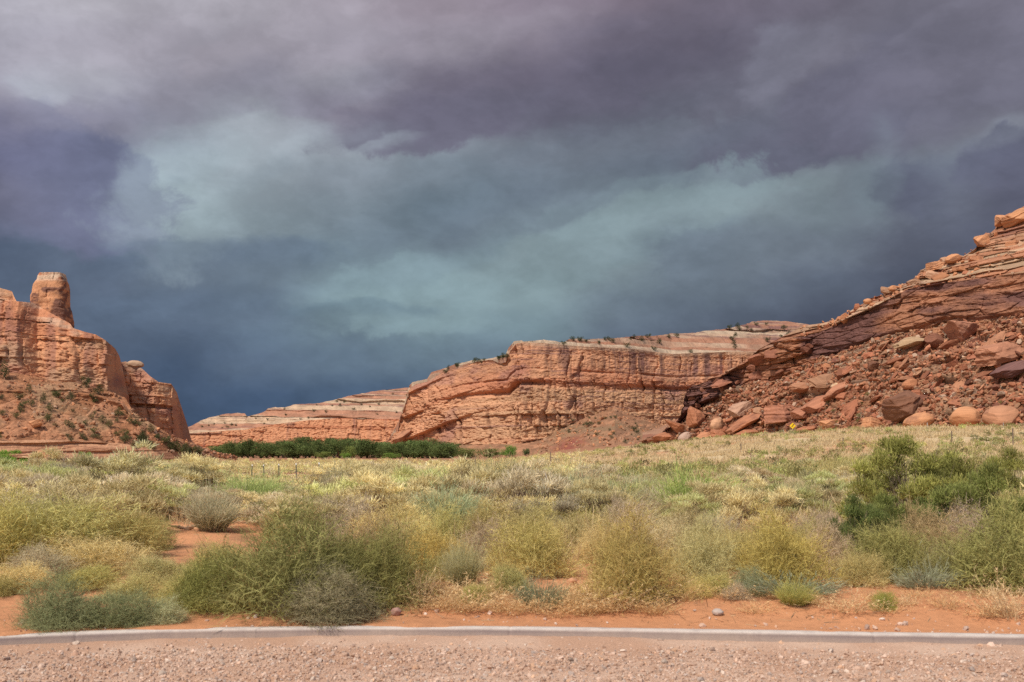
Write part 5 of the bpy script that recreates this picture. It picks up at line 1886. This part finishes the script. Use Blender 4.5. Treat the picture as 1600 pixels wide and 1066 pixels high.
def boulder(kind, i, S, px, py, wpx, hpx, label, tint, rot=(0, 0, 0), depth=None, group=None, name='boulder', sink=0.2):
    """a boulder centred on pixel (px, py) of a rock sheet S (or on the ground when S is None)"""
    if S is None:
        x, y, z = at_ground(px, py + hpx * 0.45)
    else:
        rr, cc = S.pick(px, min(py + hpx * 0.40, 760))
        x, y, z = S.P[rr, cc]
        x = (px - CX) / F * y
    o = link(name, ROCKS[kind][i % len(ROCKS[kind])] if name == 'boulder' else STONES[i % 2])
    w, h = wpx / F * y, hpx / F * y
    dp = depth if depth else 0.9 * w
    o.scale = (w, dp, h)
    o.rotation_euler = tuple(R(a) for a in rot)
    zc = CAMZ + (HY - py) / F * y if S is not None else z + h * 0.42
    o.location = (x, y - dp * 0.15 + (0.0 if S is None else dp * sink), zc)
    o.color = tuple(tint) + (1,)
    tag(o, label, "boulder" if name == 'boulder' else "rock", group)
    return o


OR, RD, BRN, PK = (0.54, 0.260, 0.135), (0.40, 0.170, 0.095), (0.23, 0.10, 0.065), (0.44, 0.26, 0.18)
boulder('block', 0, RIGHT, 1415, 634, 60, 48, "dark varnished angular boulder standing on end above the orange boulders", (0.20, 0.095, 0.06), (8, -24, 25))
boulder('round', 0, RIGHT, 1437, 658, 50, 26, "orange boulder lying just below the dark varnished angular one", OR, (0, -14, 0))
boulder('round', 1, RIGHT, 1512, 653, 58, 36, "large smooth orange boulder, biggest of the round ones at the slope's foot", OR, (0, 4, 20))
boulder('round', 2, RIGHT, 1566, 652, 62, 36, "large orange boulder with a sloping top, just right of the smoothest one", (0.46, 0.225, 0.13), (0, -16, 60))
boulder('block', 1, RIGHT, 1362, 664, 36, 22, "pair-sized orange boulder left of the dark varnished one at the slope's foot", OR, (0, 10, 30))
boulder('block', 2, RIGHT, 1296, 664, 26, 16, "small orange boulder right of the yellow road sign", OR, (0, -10, 10))
boulder('round', 3, RIGHT, 1121, 664, 24, 22, "domed pinkish-orange boulder on a pedestal left of the yellow sign", (0.54, 0.30, 0.18), (0, 0, 40))
boulder('block', 3, RIGHT, 1124, 680, 28, 18, "squat red rock carrying the domed pinkish-orange boulder", RD, (0, 5, 10))
boulder('block', 4, RIGHT, 1087, 654, 30, 36, "tall square red block at the nose of the boulder slope", RD, (0, 4, 20))
boulder('slab', 0, RIGHT, 1060, 668, 48, 20, "tilted red slabs leaning on the tall square red block", RD, (0, 26, 0))
boulder('slab', 1, RIGHT, 1040, 683, 50, 16, "low red slab at the very tip of the boulder slope", RD, (0, -14, 0))
boulder('round', 1, RIGHT, 1070, 684, 24, 16, "pale grey-pink rounded rock at the foot of the tilted red slabs", (0.42, 0.29, 0.23), (0, -30, 0))
boulder('slab', 2, RIGHT, 1098, 682, 40, 18, "orange rock shelf left of the domed boulder", (0.44, 0.2, 0.11), (0, -18, 0))
boulder('slab', 3, RIGHT, 1166, 660, 60, 18, "long reddish slab rising to the right behind the domed boulder", RD, (0, -28, 0))
boulder('block', 5, RIGHT, 1158, 640, 34, 24, "pinkish block with a flat face above the long reddish slab", PK, (0, -28, 20))
boulder('slab', 4, RIGHT, 1170, 677, 70, 18, "broad flat red slab left of the yellow road sign's foot", RD, (0, -10, 0))
boulder('block', 1, RIGHT, 1220, 648, 62, 34, "broad reddish block directly above the yellow road sign", (0.39, 0.17, 0.105), (0, -8, 50))
boulder('slab', 2, RIGHT, 1282, 628, 84, 24, "largest red slab rising above and right of the yellow sign", (0.40, 0.175, 0.105), (4, -24, 10), depth=6.0, sink=0.45)
boulder('slab', 4, RIGHT, 1312, 612, 70, 22, "second red slab lying on the back of the largest red slab", (0.42, 0.19, 0.115), (-4, -27, -10), depth=5.0, sink=0.45)
boulder('block', 5, RIGHT, 1258, 645, 34, 20, "broken red block under the lower end of the largest red slab", (0.38, 0.165, 0.10), (0, -20, 30), sink=0.4)
boulder('slab', 5, RIGHT, 1262, 672, 46, 12, "thin flat red slab just right of the yellow road sign's foot", RD, (0, -6, 0))
boulder('round', 3, RIGHT, 1422, 601, 26, 18, "rounded orange boulder midway up the rubble above the dark varnished one", (0.48, 0.21, 0.11), (0, -6, 0))
boulder('slab', 0, RIGHT, 1500, 516, 56, 44, "leaning red slab stack tight under the dark cliff band", (0.42, 0.2, 0.13), (0, 20, 20))
boulder('slab', 2, RIGHT, 1462, 530, 40, 26, "dark leaning slab under the dark cliff band, left of the slab stack", BRN, (0, 30, 20))
boulder('block', 3, RIGHT, 1560, 552, 70, 34, "big red block high in the rubble, toward the right edge", (0.39, 0.18, 0.11), (0, -12, 20))
boulder('slab', 1, RIGHT, 1580, 580, 66, 26, "dark purple slab slanting in the rubble above the round boulders", (0.17, 0.085, 0.075), (0, -24, 0))
boulder('round', 0, RIGHT, 1308, 604, 20, 12, "small pale tan boulder on top of the largest red slab", (0.55, 0.37, 0.23), (0, -10, 0))
boulder('slab', 3, RIGHT, 1424, 535, 46, 18, "tan flat slab below the dark cliff band at mid-slope", (0.42, 0.28, 0.17), (0, -10, 0))
boulder('block', 0, RIGHT, 1592, 338, 44, 24, "topmost orange boulder on the skyline of the boulder slope", OR, (0, -30, 20))
boulder('block', 4, RIGHT, 1566, 345, 24, 20, "orange skyline boulder just left of the topmost one", OR, (0, -35, 60))
boulder('block', 5, RIGHT, 1535, 376, 20, 22, "upright orange boulder on the skyline, left of the topmost pair", OR, (0, -20, 0))
boulder('round', 2, RIGHT, 1490, 404, 26, 14, "rounded orange boulder on the skyline at mid-slope", OR, (0, -12, 0))
boulder('block', 1, RIGHT, 1460, 416, 30, 16, "square orange boulder on the skyline above the dark cliff band", OR, (0, -20, 30))
boulder('round', 3, RIGHT, 1395, 451, 14, 10, "small orange boulder low on the skyline of the boulder slope", OR)
boulder('round', 0, RIGHT, 1356, 471, 14, 9, "lowest small orange boulder on the boulder slope skyline", OR)
boulder('round', 1, BLOCK2, 208, 569, 27, 13, "flat balanced rock capping the shoulder of the left butte", (0.50, 0.33, 0.22), (0, 3, 0), sink=0.5)
boulder('block', 3, LTAL, 65, 715, 18, 22, "orange block below the ledges, left of the tallest rabbitbrush", OR, (0, 10, 20))
boulder('block', 2, LTAL, 56, 662, 20, 12, "orange boulder on the left talus above the ledges", OR, (0, -14, 20))
boulder('slab', 1, MAIN, 628, 684, 40, 16, "leaning slab at the lower left foot of the middle cliff", (0.40, 0.19, 0.11), (0, -38, 0))
boulder('block', 4, None, 893, 908, 18, 12, "orange rock in the bare dirt hollow between two olive bushes", (0.50, 0.25, 0.14), (0, -10, 30), name='rock')
boulder('round', 2, None, 619, 955, 17, 14, "pinkish rock at the foot of the bare tan stalks", (0.38, 0.22, 0.18), (0, 0, 30), name='rock')
boulder('round', 1, None, 1121, 956, 19, 11, "smooth grey stone alone on the red sand near the kerb", (0.42, 0.34, 0.30), (0, 0, 10), name='rock')
boulder('slab', 5, None, 1065, 903, 30, 10, "half-buried orange slab of dirt under the open grey-green bush", (0.5, 0.26, 0.15), (0, 4, 10), name='rock')


def scatter(S, rows, cols, n, seed, smin, smax, pal, group, label, kinds, tilt, name='boulder'):
    r = np.random.default_rng(seed)
    for _ in range(n):
        rr, cc = int(r.choice(rows)), int(r.integers(cols[0], cols[1]))
        p = S.P[rr, cc]
        k = kinds[r.integers(len(kinds))]
        o = link(name, ROCKS[k][r.integers(len(ROCKS[k]))])
        s = smin * (smax / smin) ** (r.random() ** 1.7)
        o.scale = (s * r.uniform(1.0, 1.9 if k == 'slab' else 1.4), s * r.uniform(0.8, 1.4), s * (r.uniform(0.28, 0.55) if k == 'slab' else r.uniform(0.55, 0.9)))
        o.rotation_euler = (r.normal(0, 0.3), R(tilt) + r.normal(0, 0.3), r.uniform(0, 6.28) if k != 'slab' else r.normal(0, 0.5))
        o.location = (p[0], p[1] - s * 0.02, p[2] - s * 0.02)
        c = np.array(pal[r.integers(len(pal))]) * (1 + 0.15 * r.normal()) * np.array((0.84, 0.78, 0.78))
        o.color = tuple(np.clip(c, 0.02, 0.8)) + (1,)
        tag(o, label, "boulder", group)


TPAL = [RD, RD, (0.42, 0.185, 0.105), (0.44, 0.225, 0.13), (0.45, 0.26, 0.155), RD, (0.48, 0.23, 0.125), BRN, (0.33, 0.165, 0.10), (0.40, 0.165, 0.095)]
trow = np.nonzero(RIGHT.kind == 'talus')[0]
vis = int(np.searchsorted(RIGHT.px, 1625))
scatter(RIGHT, trow[20:310], (int(np.searchsorted(RIGHT.px, 1090)), vis), 235, 41, 0.8, 2.6, TPAL, "boulders in the rubble of the right slope",
        "sandstone boulder tumbled in the rubble between the dark cliff band and the field", ['slab', 'slab', 'block', 'slab'], -26)
lrow = np.nonzero(RIGHT.kind == 'ledges')[0]
scatter(RIGHT, trow[40:300], (int(np.searchsorted(RIGHT.px, 1130)), vis), 60, 47, 1.9, 4.2, TPAL[:4] + [(0.44, 0.25, 0.15)], "long slabs in the rubble",
        "long sandstone slab lying tilted in the rubble, rising to the right", ['slab'], -30)
brow = np.nonzero(RIGHT.kind == 'band')[0]
scatter(RIGHT, brow[5:90], (int(np.searchsorted(RIGHT.px, 1085)), int(np.searchsorted(RIGHT.px, 1300))), 26, 45, 1.2, 3.4, [(0.30, 0.135, 0.085), (0.33, 0.15, 0.095), BRN], "blocks on the broken end of the dark band",
        "dark red block breaking out of the low end of the dark cliff band", ['slab', 'block'], -14)
scatter(RIGHT, lrow[30:190], (int(np.searchsorted(RIGHT.px, 1290)), vis), 40, 43, 0.8, 2.6, [OR, OR, (0.44, 0.27, 0.17), RD], "boulders on the ledges above the dark band",
        "orange boulder perched on the thin ledges above the dark cliff band", ['block', 'slab', 'block'], -20)


def loose_rocks(name, S, rows, cols, n, seed, smin, smax, pal, label):
    r = np.random.default_rng(seed)
    rr = r.choice(rows, n)
    cc = r.integers(cols[0], cols[1], n)
    pts = S.P[rr, cc] + r.normal(size=(n, 3)) * np.array((0.3, 0.3, 0.0))
    size = smin * (smax / smin) ** (r.random(n) ** 2.0) * 0.5
    pal = np.array(pal)
    c = pal[r.integers(len(pal), size=n)] * (1 + 0.18 * r.normal(size=(n, 1))) * np.array((0.83, 0.78, 0.77))
    stones(name, pts, size, c, M_STONE, label, "loose rocks", 0.5, seed + 1, 0.4)


loose_rocks('loose_rocks', RIGHT, trow, (int(np.searchsorted(RIGHT.px, 1040)), int(np.searchsorted(RIGHT.px, 1700))), 17000, 51, 0.22, 1.2, TPAL + [(0.46, 0.33, 0.24)], "loose broken rock strewn over the right-hand slope")
loose_rocks('ledge_rocks', RIGHT, lrow, (int(np.searchsorted(RIGHT.px, 1250)), int(np.searchsorted(RIGHT.px, 1700))), 450, 53, 0.3, 1.0, [OR, RD, (0.46, 0.3, 0.2)], "loose broken rock on the upper ledges")
lt = np.nonzero(LTAL.kind == 'talus')[0]
loose_rocks('talus_rocks', LTAL, lt, (int(np.searchsorted(LTAL.px, -60)), int(np.searchsorted(LTAL.px, 370))), 1700, 55, 0.2, 1.2, [OR, (0.44, 0.24, 0.14), (0.48, 0.32, 0.22), RD, (0.35, 0.2, 0.13)], "loose broken rock on the talus below the left butte")
mt = np.nonzero(MAIN.kind == 'talus')[0]
loose_rocks('scree', MAIN, mt[8:], (int(np.searchsorted(MAIN.px, 840)), int(np.searchsorted(MAIN.px, 1080))), 900, 57, 0.5, 2.4, [OR, TALUS, (0.44, 0.27, 0.17)], "scree fan below the middle cliff")


# ------------------------------------------------------------------ trees and far shrubs
def tree_mesh(seed, ca, cb, nclump, per, leaf, cr, zlo=0.12):
    r = np.random.default_rng(seed)
    fb = Blades()
    d = unit(r.normal(size=(nclump, 3)))
    c = d * (r.uniform(0.3, 1.0, (nclump, 1))) * np.array((0.56, 0.56, 0.44))
    c[:, 2] += 0.50
    for i in range(nclump):
        n = int(per * r.uniform(0.6, 1.4))
        dd = unit(r.normal(size=(n, 3)))
        p = c[i] + dd * cr * r.uniform(0.7, 1.25) * (r.random((n, 1)) ** 0.4)
        p[:, 2] = np.maximum(p[:, 2], zlo)
        cc = colmix(r, n, ca, cb) * (1 + 0.15 * r.normal())
        fb.add(p, unit(dd + 0.7 * r.normal(size=(n, 3))), r.uniform(leaf * 0.7, leaf * 1.4, n), leaf * 0.7, 0 * dd, cc, cc * 1.1, 1, r, 0.5)
    tb = Blades()
    n = 9
    e = unit(np.concatenate([r.normal(size=(n, 2)) * 0.35, np.ones((n, 1))], 1))
    tb.add(np.zeros((n, 3)), e, r.uniform(0.45, 0.75, n), 0.05, 0.15 * r.normal(size=(n, 3)), (0.2, 0.16, 0.12), (0.16, 0.12, 0.09), 4, r)
    return fb, tb


CW = [tree_mesh(1000 + i, (0.105, 0.145, 0.052), (0.165, 0.195, 0.078), 46, 100, 0.034, 0.15) for i in range(3)]
JN = [tree_mesh(1010 + i, (0.075, 0.085, 0.040), (0.125, 0.125, 0.060), 18, 45, 0.055, 0.20, 0.03) for i in range(3)]
trunk_me, crown_me = [], []
for f, t_ in CW:
    a = f.mesh('crown'); a.materials.append(M_GREEN); crown_me.append(a)
    a = t_.mesh('trunk'); a.materials.append(M_STEM); trunk_me.append(a)
jun_me = []
for f, t_ in JN:
    f.V += t_.V; f.Q += [q + f.n for q in t_.Q]; f.C += t_.C; f.n += t_.n
    a = f.mesh('juniper'); a.materials.append(M_GREEN); jun_me.append(a)


def cottonwood(px, D, ytop, wpx, tint, label, group, i):
    x = (px - CX) / F * D
    z = float(ground_z(x, D)) - 0.2
    h = CAMZ + (HY - ytop) / F * D - z
    e = bpy.data.objects.new('cottonwood_tree', None)
    COL.objects.link(e)
    e.location = (x, D, z)
    w = wpx / F * D / 1.25
    e.scale = (w, w, h)
    e.rotation_euler = (0, 0, random.uniform(0, 6.28))
    tag(e, label, "tree", group)
    a = link('crown', crown_me[i % 3], None, e)
    a.color = tuple(tint) + (1,)
    link('trunk', trunk_me[i % 3], None, e)


rt = np.random.default_rng(77)
topl = [(325, 702), (345, 695), (370, 689), (400, 688), (440, 690), (480, 685), (520, 687), (540, 685), (580, 689), (620, 691), (645, 686), (680, 689), (700, 694), (740, 698), (790, 697), (812, 700)]
tp = np.array(topl, float)
i = 0
px = 330.0
while px < 712:
    top = float(np.interp(px, tp[:, 0], tp[:, 1])) - 2.0 + rt.normal(0, 1.2)
    g = float(np.clip(0.98 + 0.24 * rt.normal(), 0.62, 1.5)) * (1.12 if px > 560 else 1.0)
    cottonwood(px, 430 + rt.uniform(-22, 30), top + abs(rt.normal(0, 2.4)), rt.uniform(38, 66), (g, g * 1.02, g * 0.95), "dark green cottonwood in the unbroken row along the wash before the far cliff", "cottonwoods along the wash", i)
    i += 1
    px += rt.uniform(6.5, 11)
for px, D, top, w, tint, lab in ((505, 405, 705, 34, (1.6, 1.5, 1.2), "pale olive tree standing in front of the dark cottonwood row"),
                                 (545, 405, 697, 30, (1.75, 1.65, 1.3), "taller pale olive tree in front of the dark cottonwoods, in mid-row"),
                                 (540, 398, 707, 22, (1.5, 1.9, 1.0), "small light green tree at the foot of the taller pale olive one"),
                                 (612, 400, 707, 36, (1.5, 1.7, 1.1), "light green spreading tree where the dark row nears the middle cliff"),
                                 (700, 425, 700, 36, (1.3, 1.25, 1.05), "olive tree at the end of the dark row below the smooth rust slab"),
                                 (735, 428, 699, 48, (1.5, 1.3, 1.1), "brownish-green tree between the row's end and the bright round one"),
                                 (768, 425, 700, 42, (1.2, 1.1, 0.9), "low dull green tree just left of the bright round one"),
                                 (796, 420, 696, 34, (1.25, 1.75, 0.95), "bright green round tree, last of the wash trees toward the red scree"),
                                 (822, 420, 700, 16, (0.9, 0.95, 1.0), "small dark shrub-like tree beside the bright green round one")):
    cottonwood(px, D, top, w, tint, lab, None, i)
    i += 1


def shrub_on(S, px, py, wpx, hpx, tint, label, group, j, name='juniper_shrub'):
    rr, cc = S.pick(px, py)
    p = S.P[rr, cc]
    if abs((HY - F * (p[2] - CAMZ) / p[1]) - py) > 12:
        return
    o = link(name, jun_me[j % 3])
    o.location = (p[0], p[1] - 0.2, p[2] - 0.15)
    h, w = hpx / F * p[1], wpx / F * p[1] / 1.3
    o.scale = (w, w, h)
    o.rotation_euler = (0, 0, random.uniform(0, 6.28))
    o.color = tuple(tint) + (1,)
    tag(o, label, "shrub", group)


rj = np.random.default_rng(78)
for j in range(85):
    u = rj.random()
    px = rj.uniform(-5, 330)
    pyb = float(np.interp(px, [0, 80, 160, 210, 270, 330], [592, 602, 614, 652, 688, 706]))
    pyl = float(np.interp(px, [0, 150, 270, 330], [690, 690, 706, 712]))
    py = pyb + 4 + (pyl - pyb - 4) * rj.random() ** 0.9
    s = rj.uniform(6, 15)
    g = rj.uniform(0.8, 1.35)
    shrub_on(LTAL, px, py, s * rj.uniform(1.0, 1.5), s, (g, g * rj.uniform(0.95, 1.05), g * rj.uniform(0.8, 1.1)), "grey-green shrub dotted on the talus below the left butte", "shrubs on the left talus", j)
for px, py, w, h, lab in ((8, 588, 26, 26, "dark juniper against the butte cliff at the photo's left edge"),
                          (135, 604, 22, 22, "dark bush in the cleft at the foot of the butte cliff"),
                          (155, 614, 26, 16, "dark bush clump right of the cleft, under the butte cliff"),
                          (68, 628, 16, 18, "dark green shrub high on the left talus"),
                          (991, 672, 16, 10, "round dark shrub on the orange bank below the middle cliff, upper one"),
                          (1012, 682, 17, 11, "round dark shrub on the orange bank below the middle cliff, lower one"),
                          (918, 664, 26, 9, "dark shrub patch at the head of the scree fan")):
    S = LTAL if px < 400 else MAIN
    shrub_on(S, px, py, w, h, (0.75, 0.85, 0.8), lab, None, int(px))
for j in range(22):
    px = rj.uniform(870, 1005)
    pyb = float(np.interp(px, [870, 920, 960, 1005], [668, 652, 641, 660]))
    py = pyb + rj.uniform(0, 1) ** 1.2 * (690 - pyb)
    s = rj.uniform(3, 7)
    shrub_on(MAIN, px, py, s * 1.4, s, (0.85, 0.95, 0.9), "small dark shrub on the scree fan below the middle cliff", "shrubs on the scree fan", j)
sky = [(668, 593), (700, 573), (742, 562), (780, 557), (890, 529), (945, 528), (1000, 525), (1050, 521), (1110, 516), (1165, 507), (1200, 501), (1250, 506)]
sk = np.array(sky, float)
for j in range(58):
    px = rj.uniform(690, 1270)
    if 795 < px < 880:
        continue
    y0 = float(np.interp(px, sk[:, 0], sk[:, 1]))
    y1 = y0 + (5 if px < 800 else float(np.interp(px, [880, 1000, 1050, 1270], [6, 18, 28, 40])))
    py = y0 + 1.5 + (y1 - y0) * rj.random() ** 1.8
    s = rj.uniform(4, 9)
    shrub_on(MAIN, px, py, s * 1.5, s, (0.7, 0.8, 0.75), "dark juniper on the pale ledges along the middle cliff's mesa top", "junipers on the mesa top", j, 'juniper_bush')
for j in range(30):
    px = rj.uniform(310, 640)
    y0 = float(np.interp(px, [300, 372, 420, 470, 530, 640], [665, 645, 638, 631, 623, 607]))
    y1 = float(np.interp(px, [300, 420, 530, 640], [676, 662, 652, 652]))
    py = y0 + 1 + (y1 - y0 - 1) * rj.random()
    s = rj.uniform(2.5, 5)
    shrub_on(FAR, px, py, s * 1.6, s, (0.75, 0.85, 0.85), "tiny dark juniper on the pale ledges of the far cliff", "junipers on the far cliff", j, 'juniper_bush')
for j in range(30):
    px = rj.uniform(1150, 1600)
    py = float(np.interp(px, [1150, 1300, 1600], [684, 672, 660])) - rj.random() ** 2 * 60
    s = rj.uniform(4, 8)
    shrub_on(RIGHT, px, py, s * 1.5, s * 0.8, (2.0, 2.0, 1.4), "small pale green shrub in the rubble at the foot of the right slope", "pale shrubs in the rubble", j)


# ------------------------------------------------------------------ fences, sign, marker post
def bar_mesh(name, x0, x1, y0, y1, z0, z1, bev=0.004):
    bm = bmesh.new()
    bmesh.ops.create_cube(bm, size=1.0)
    for v in bm.verts:
        v.co = ((x0 + x1) / 2 + v.co.x * (x1 - x0), (y0 + y1) / 2 + v.co.y * (y1 - y0), (z0 + z1) / 2 + v.co.z * (z1 - z0))
    if bev:
        bmesh.ops.bevel(bm, geom=bm.edges[:], offset=bev, segments=1, affect='EDGES')
    me = bpy.data.meshes.new(name)
    bm.to_mesh(me)
    bm.free()
    return me


M_POST = plain_mat('green_steel', (0.085, 0.085, 0.07), 0.6, 0.2, 0.3)
M_TIP = plain_mat('white_paint', (0.72, 0.70, 0.66), 0.6)
M_WIRE = plain_mat('wire', (0.25, 0.22, 0.2), 0.5, 0.7)
M_WOOD = plain_mat('weathered_wood', (0.17, 0.12, 0.09), 0.9, 0.0, 0.3)


def t_post_mesh(H, w):
    bm = bmesh.new()
    for (a, b, c, d) in ((-w, w, -w * 0.25, w * 0.25), (-w * 0.22, w * 0.22, w * 0.25, w * 1.6)):
        g = bmesh.ops.create_cube(bm, size=1.0)['verts']
        for v in g:
            v.co = ((a + b) / 2 + v.co.x * (b - a), (c + d) / 2 + v.co.y * (d - c), H / 2 - 0.1 + v.co.z * (H + 0.2))
    me = bpy.data.meshes.new('post')
    bm.to_mesh(me)
    bm.free()
    return me


def wire_fence(posts, label, tip, mat, w=0.045):
    e = bpy.data.objects.new('wire_fence', None)
    COL.objects.link(e)
    pts = []
    for px, D, top in posts:
        x = (px - CX) / F * D
        z = float(ground_z(x, D))
        pts.append((x, D, z, CAMZ + (HY - top) / F * D - z))
    e.location = pts[0][:3]
    o0 = np.array(pts[0][:3])
    for x, y, z, H in pts:
        H = max(0.9, min(H, 2.0))
        me = t_post_mesh(H, w)
        me.materials.append(mat)
        p = link('post', me, None, e, tuple(np.array((x, y, z)) - o0))
        p.rotation_euler = (random.uniform(-.04, .04), random.uniform(-.05, .05), 0)
        if tip:
            t = bar_mesh('tip', -w * 1.1, w * 1.1, -w * 0.3, w * 1.7, H - 0.12, H + 0.01, 0)
            t.materials.append(M_TIP)
            link('tip', t, None, p)
    for hgt in (0.45, 0.8, 1.12):
        bm = bmesh.new()
        for a, b in zip(pts[:-1], pts[1:]):
            pa = Vector((a[0], a[1] - 0.03, a[2] + min(hgt, a[3] - 0.05))) - Vector(o0)
            pb = Vector((b[0], b[1] - 0.03, b[2] + min(hgt, b[3] - 0.05))) - Vector(o0)
            d = pb - pa
            g = bmesh.ops.create_cone(bm, cap_ends=True, segments=5, radius1=0.004, radius2=0.004, depth=d.length)['verts']
            q = d.to_track_quat('Z', 'Y')
            for v in g:
                v.co = q @ v.co + (pa + pb) / 2
        me = bpy.data.meshes.new('wire')
        bm.to_mesh(me)
        bm.free()
        link('wire', me, M_WIRE, e)
    tag(e, label, "fence")
    return e


wire_fence([(335, 124, 726), (342, 120, 728), (393, 104, 726), (413, 101, 726), (436, 96, 725), (463, 90, 724), (500, 82, 723)],
           "wire fence of dark steel posts with white tips across the dense rabbitbrush", True, M_POST)
wire_fence([(743, 120, 706), (861, 122, 704), (1158, 118, 693), (1317, 112, 684), (1487, 104, 673), (1583, 98, 669)],
           "sparse wire fence of thin dark posts crossing the straw grass field", False, M_WOOD, 0.05)
wire_fence([(1224, 190, 672), (1449, 160, 672), (1568, 145, 668)], "far line of thin pale posts along the road at the slope's foot", False, plain_mat('pale_steel', (0.42, 0.40, 0.38), 0.6, 0.2), 0.05)


def road_sign():
    D = 196.0
    x = (1238.5 - CX) / F * D
    z = float(ground_z(x, D))
    zc = CAMZ + (HY - 665.5) / F * D
    e = bpy.data.objects.new('road_sign', None)
    COL.objects.link(e)
    e.location = (x, D, z)
    h = zc - z
    me = bar_mesh('post', -0.045, 0.045, 0.0, 0.05, -0.3, h + 0.35, 0.006)
    me.materials.append(plain_mat('grey_steel', (0.45, 0.44, 0.44), 0.5, 0.4))
    link('post', me, None, e)

    def flat(name, pts, y0, y1, mat):
        bm = bmesh.new()
        f = bm.faces.new([bm.verts.new((p[0], y0, p[1] + h)) for p in pts])
        g = bmesh.ops.extrude_face_region(bm, geom=[f])
        for v in [q for q in g['geom'] if isinstance(q, bmesh.types.BMVert)]:
            v.co.y = y1
        bmesh.ops.recalc_face_normals(bm, faces=bm.faces[:])
        m2 = bpy.data.meshes.new(name)
        bm.to_mesh(m2)
        bm.free()
        m2.materials.append(mat)
        return link(name, m2, None, e)
    s = 0.54
    ye = plain_mat('yellow_sign_paint', (0.80, 0.53, 0.012), 0.45, 0.0, 0.05)
    bk = plain_mat('black_sign_paint', (0.015, 0.014, 0.012), 0.5)
    r = 0.05
    dia = []
    for k in range(4):
        a = k * math.pi / 2
        c = (math.cos(a) * (s - r * 1.4142), math.sin(a) * (s - r * 1.4142))
        for t in (-45, 0, 45):
            dia.append((c[0] + r * math.cos(a + R(t)), c[1] + r * math.sin(a + R(t))))
    flat('sign_panel', dia, -0.004, -0.008, ye)
    # winding arrow: lower left, bend, upper right
    path = [(-0.17, -0.20), (-0.12, -0.13), (-0.02, -0.08), (0.03, -0.02), (0.02, 0.05), (0.05, 0.12), (0.12, 0.17)]
    wd = 0.055
    lft, rgt = [], []
    for k, p in enumerate(path):
        q0, q1 = path[max(0, k - 1)], path[min(len(path) - 1, k + 1)]
        d = Vector((q1[0] - q0[0], q1[1] - q0[1])).normalized()
        lft.append((p[0] - d.y * wd, p[1] + d.x * wd))
        rgt.append((p[0] + d.y * wd, p[1] - d.x * wd))
    d = Vector((0.7, 0.5)).normalized()
    tipb = Vector(path[-1])
    head = [tuple(tipb + Vector((d.y, -d.x)) * 0.13), tuple(tipb + d * 0.17), tuple(tipb + Vector((-d.y, d.x)) * 0.13)]
    flat('arrow', rgt + head + lft[::-1], -0.0082, -0.0105, bk)
    tag(e, "yellow diamond road sign with black winding arrow at the slope's foot", "road sign")


road_sign()


def drift_wood():
    r = np.random.default_rng(88)
    x, y, z = at_ground(305, 828)
    e = bpy.data.objects.new('fallen_branch', None)
    COL.objects.link(e)
    bm = bmesh.new()
    for k in range(7):
        a = r.uniform(-0.35, 0.35)
        c = Vector((r.uniform(-0.25, 0.25), r.uniform(-0.12, 0.12), 0.03 + 0.02 * k * 0.5))
        L = r.uniform(0.25, 0.6)
        pv = None
        segs = 6
        for i in range(segs):
            t0, t1 = i / segs, (i + 1) / segs
            f = lambda t: c + Vector((math.cos(a) * L * (t - .5), math.sin(a) * L * (t - .5), 0.03 * math.sin(t * 5 + k)))
            d = f(t1) - f(t0)
            g = bmesh.ops.create_cone(bm, cap_ends=True, segments=6, radius1=0.018 * (1 - .5 * t0), radius2=0.018 * (1 - .5 * t1), depth=d.length * 1.05)['verts']
            q = d.to_track_quat('Z', 'Y')
            for v in g:
                v.co = q @ v.co + (f(t0) + f(t1)) / 2
    bpy.data.objects.remove(e)
    me = bpy.data.meshes.new('fallen_branch')
    bm.to_mesh(me)
    bm.free()
    o = link('fallen_branch', me, plain_mat('bleached_wood', (0.36, 0.22, 0.14), 0.9, 0, 0.3), None, (x, y, z))
    tag(o, "broken reddish branches lying at the back of the bare sand patch", "branches")


drift_wood()
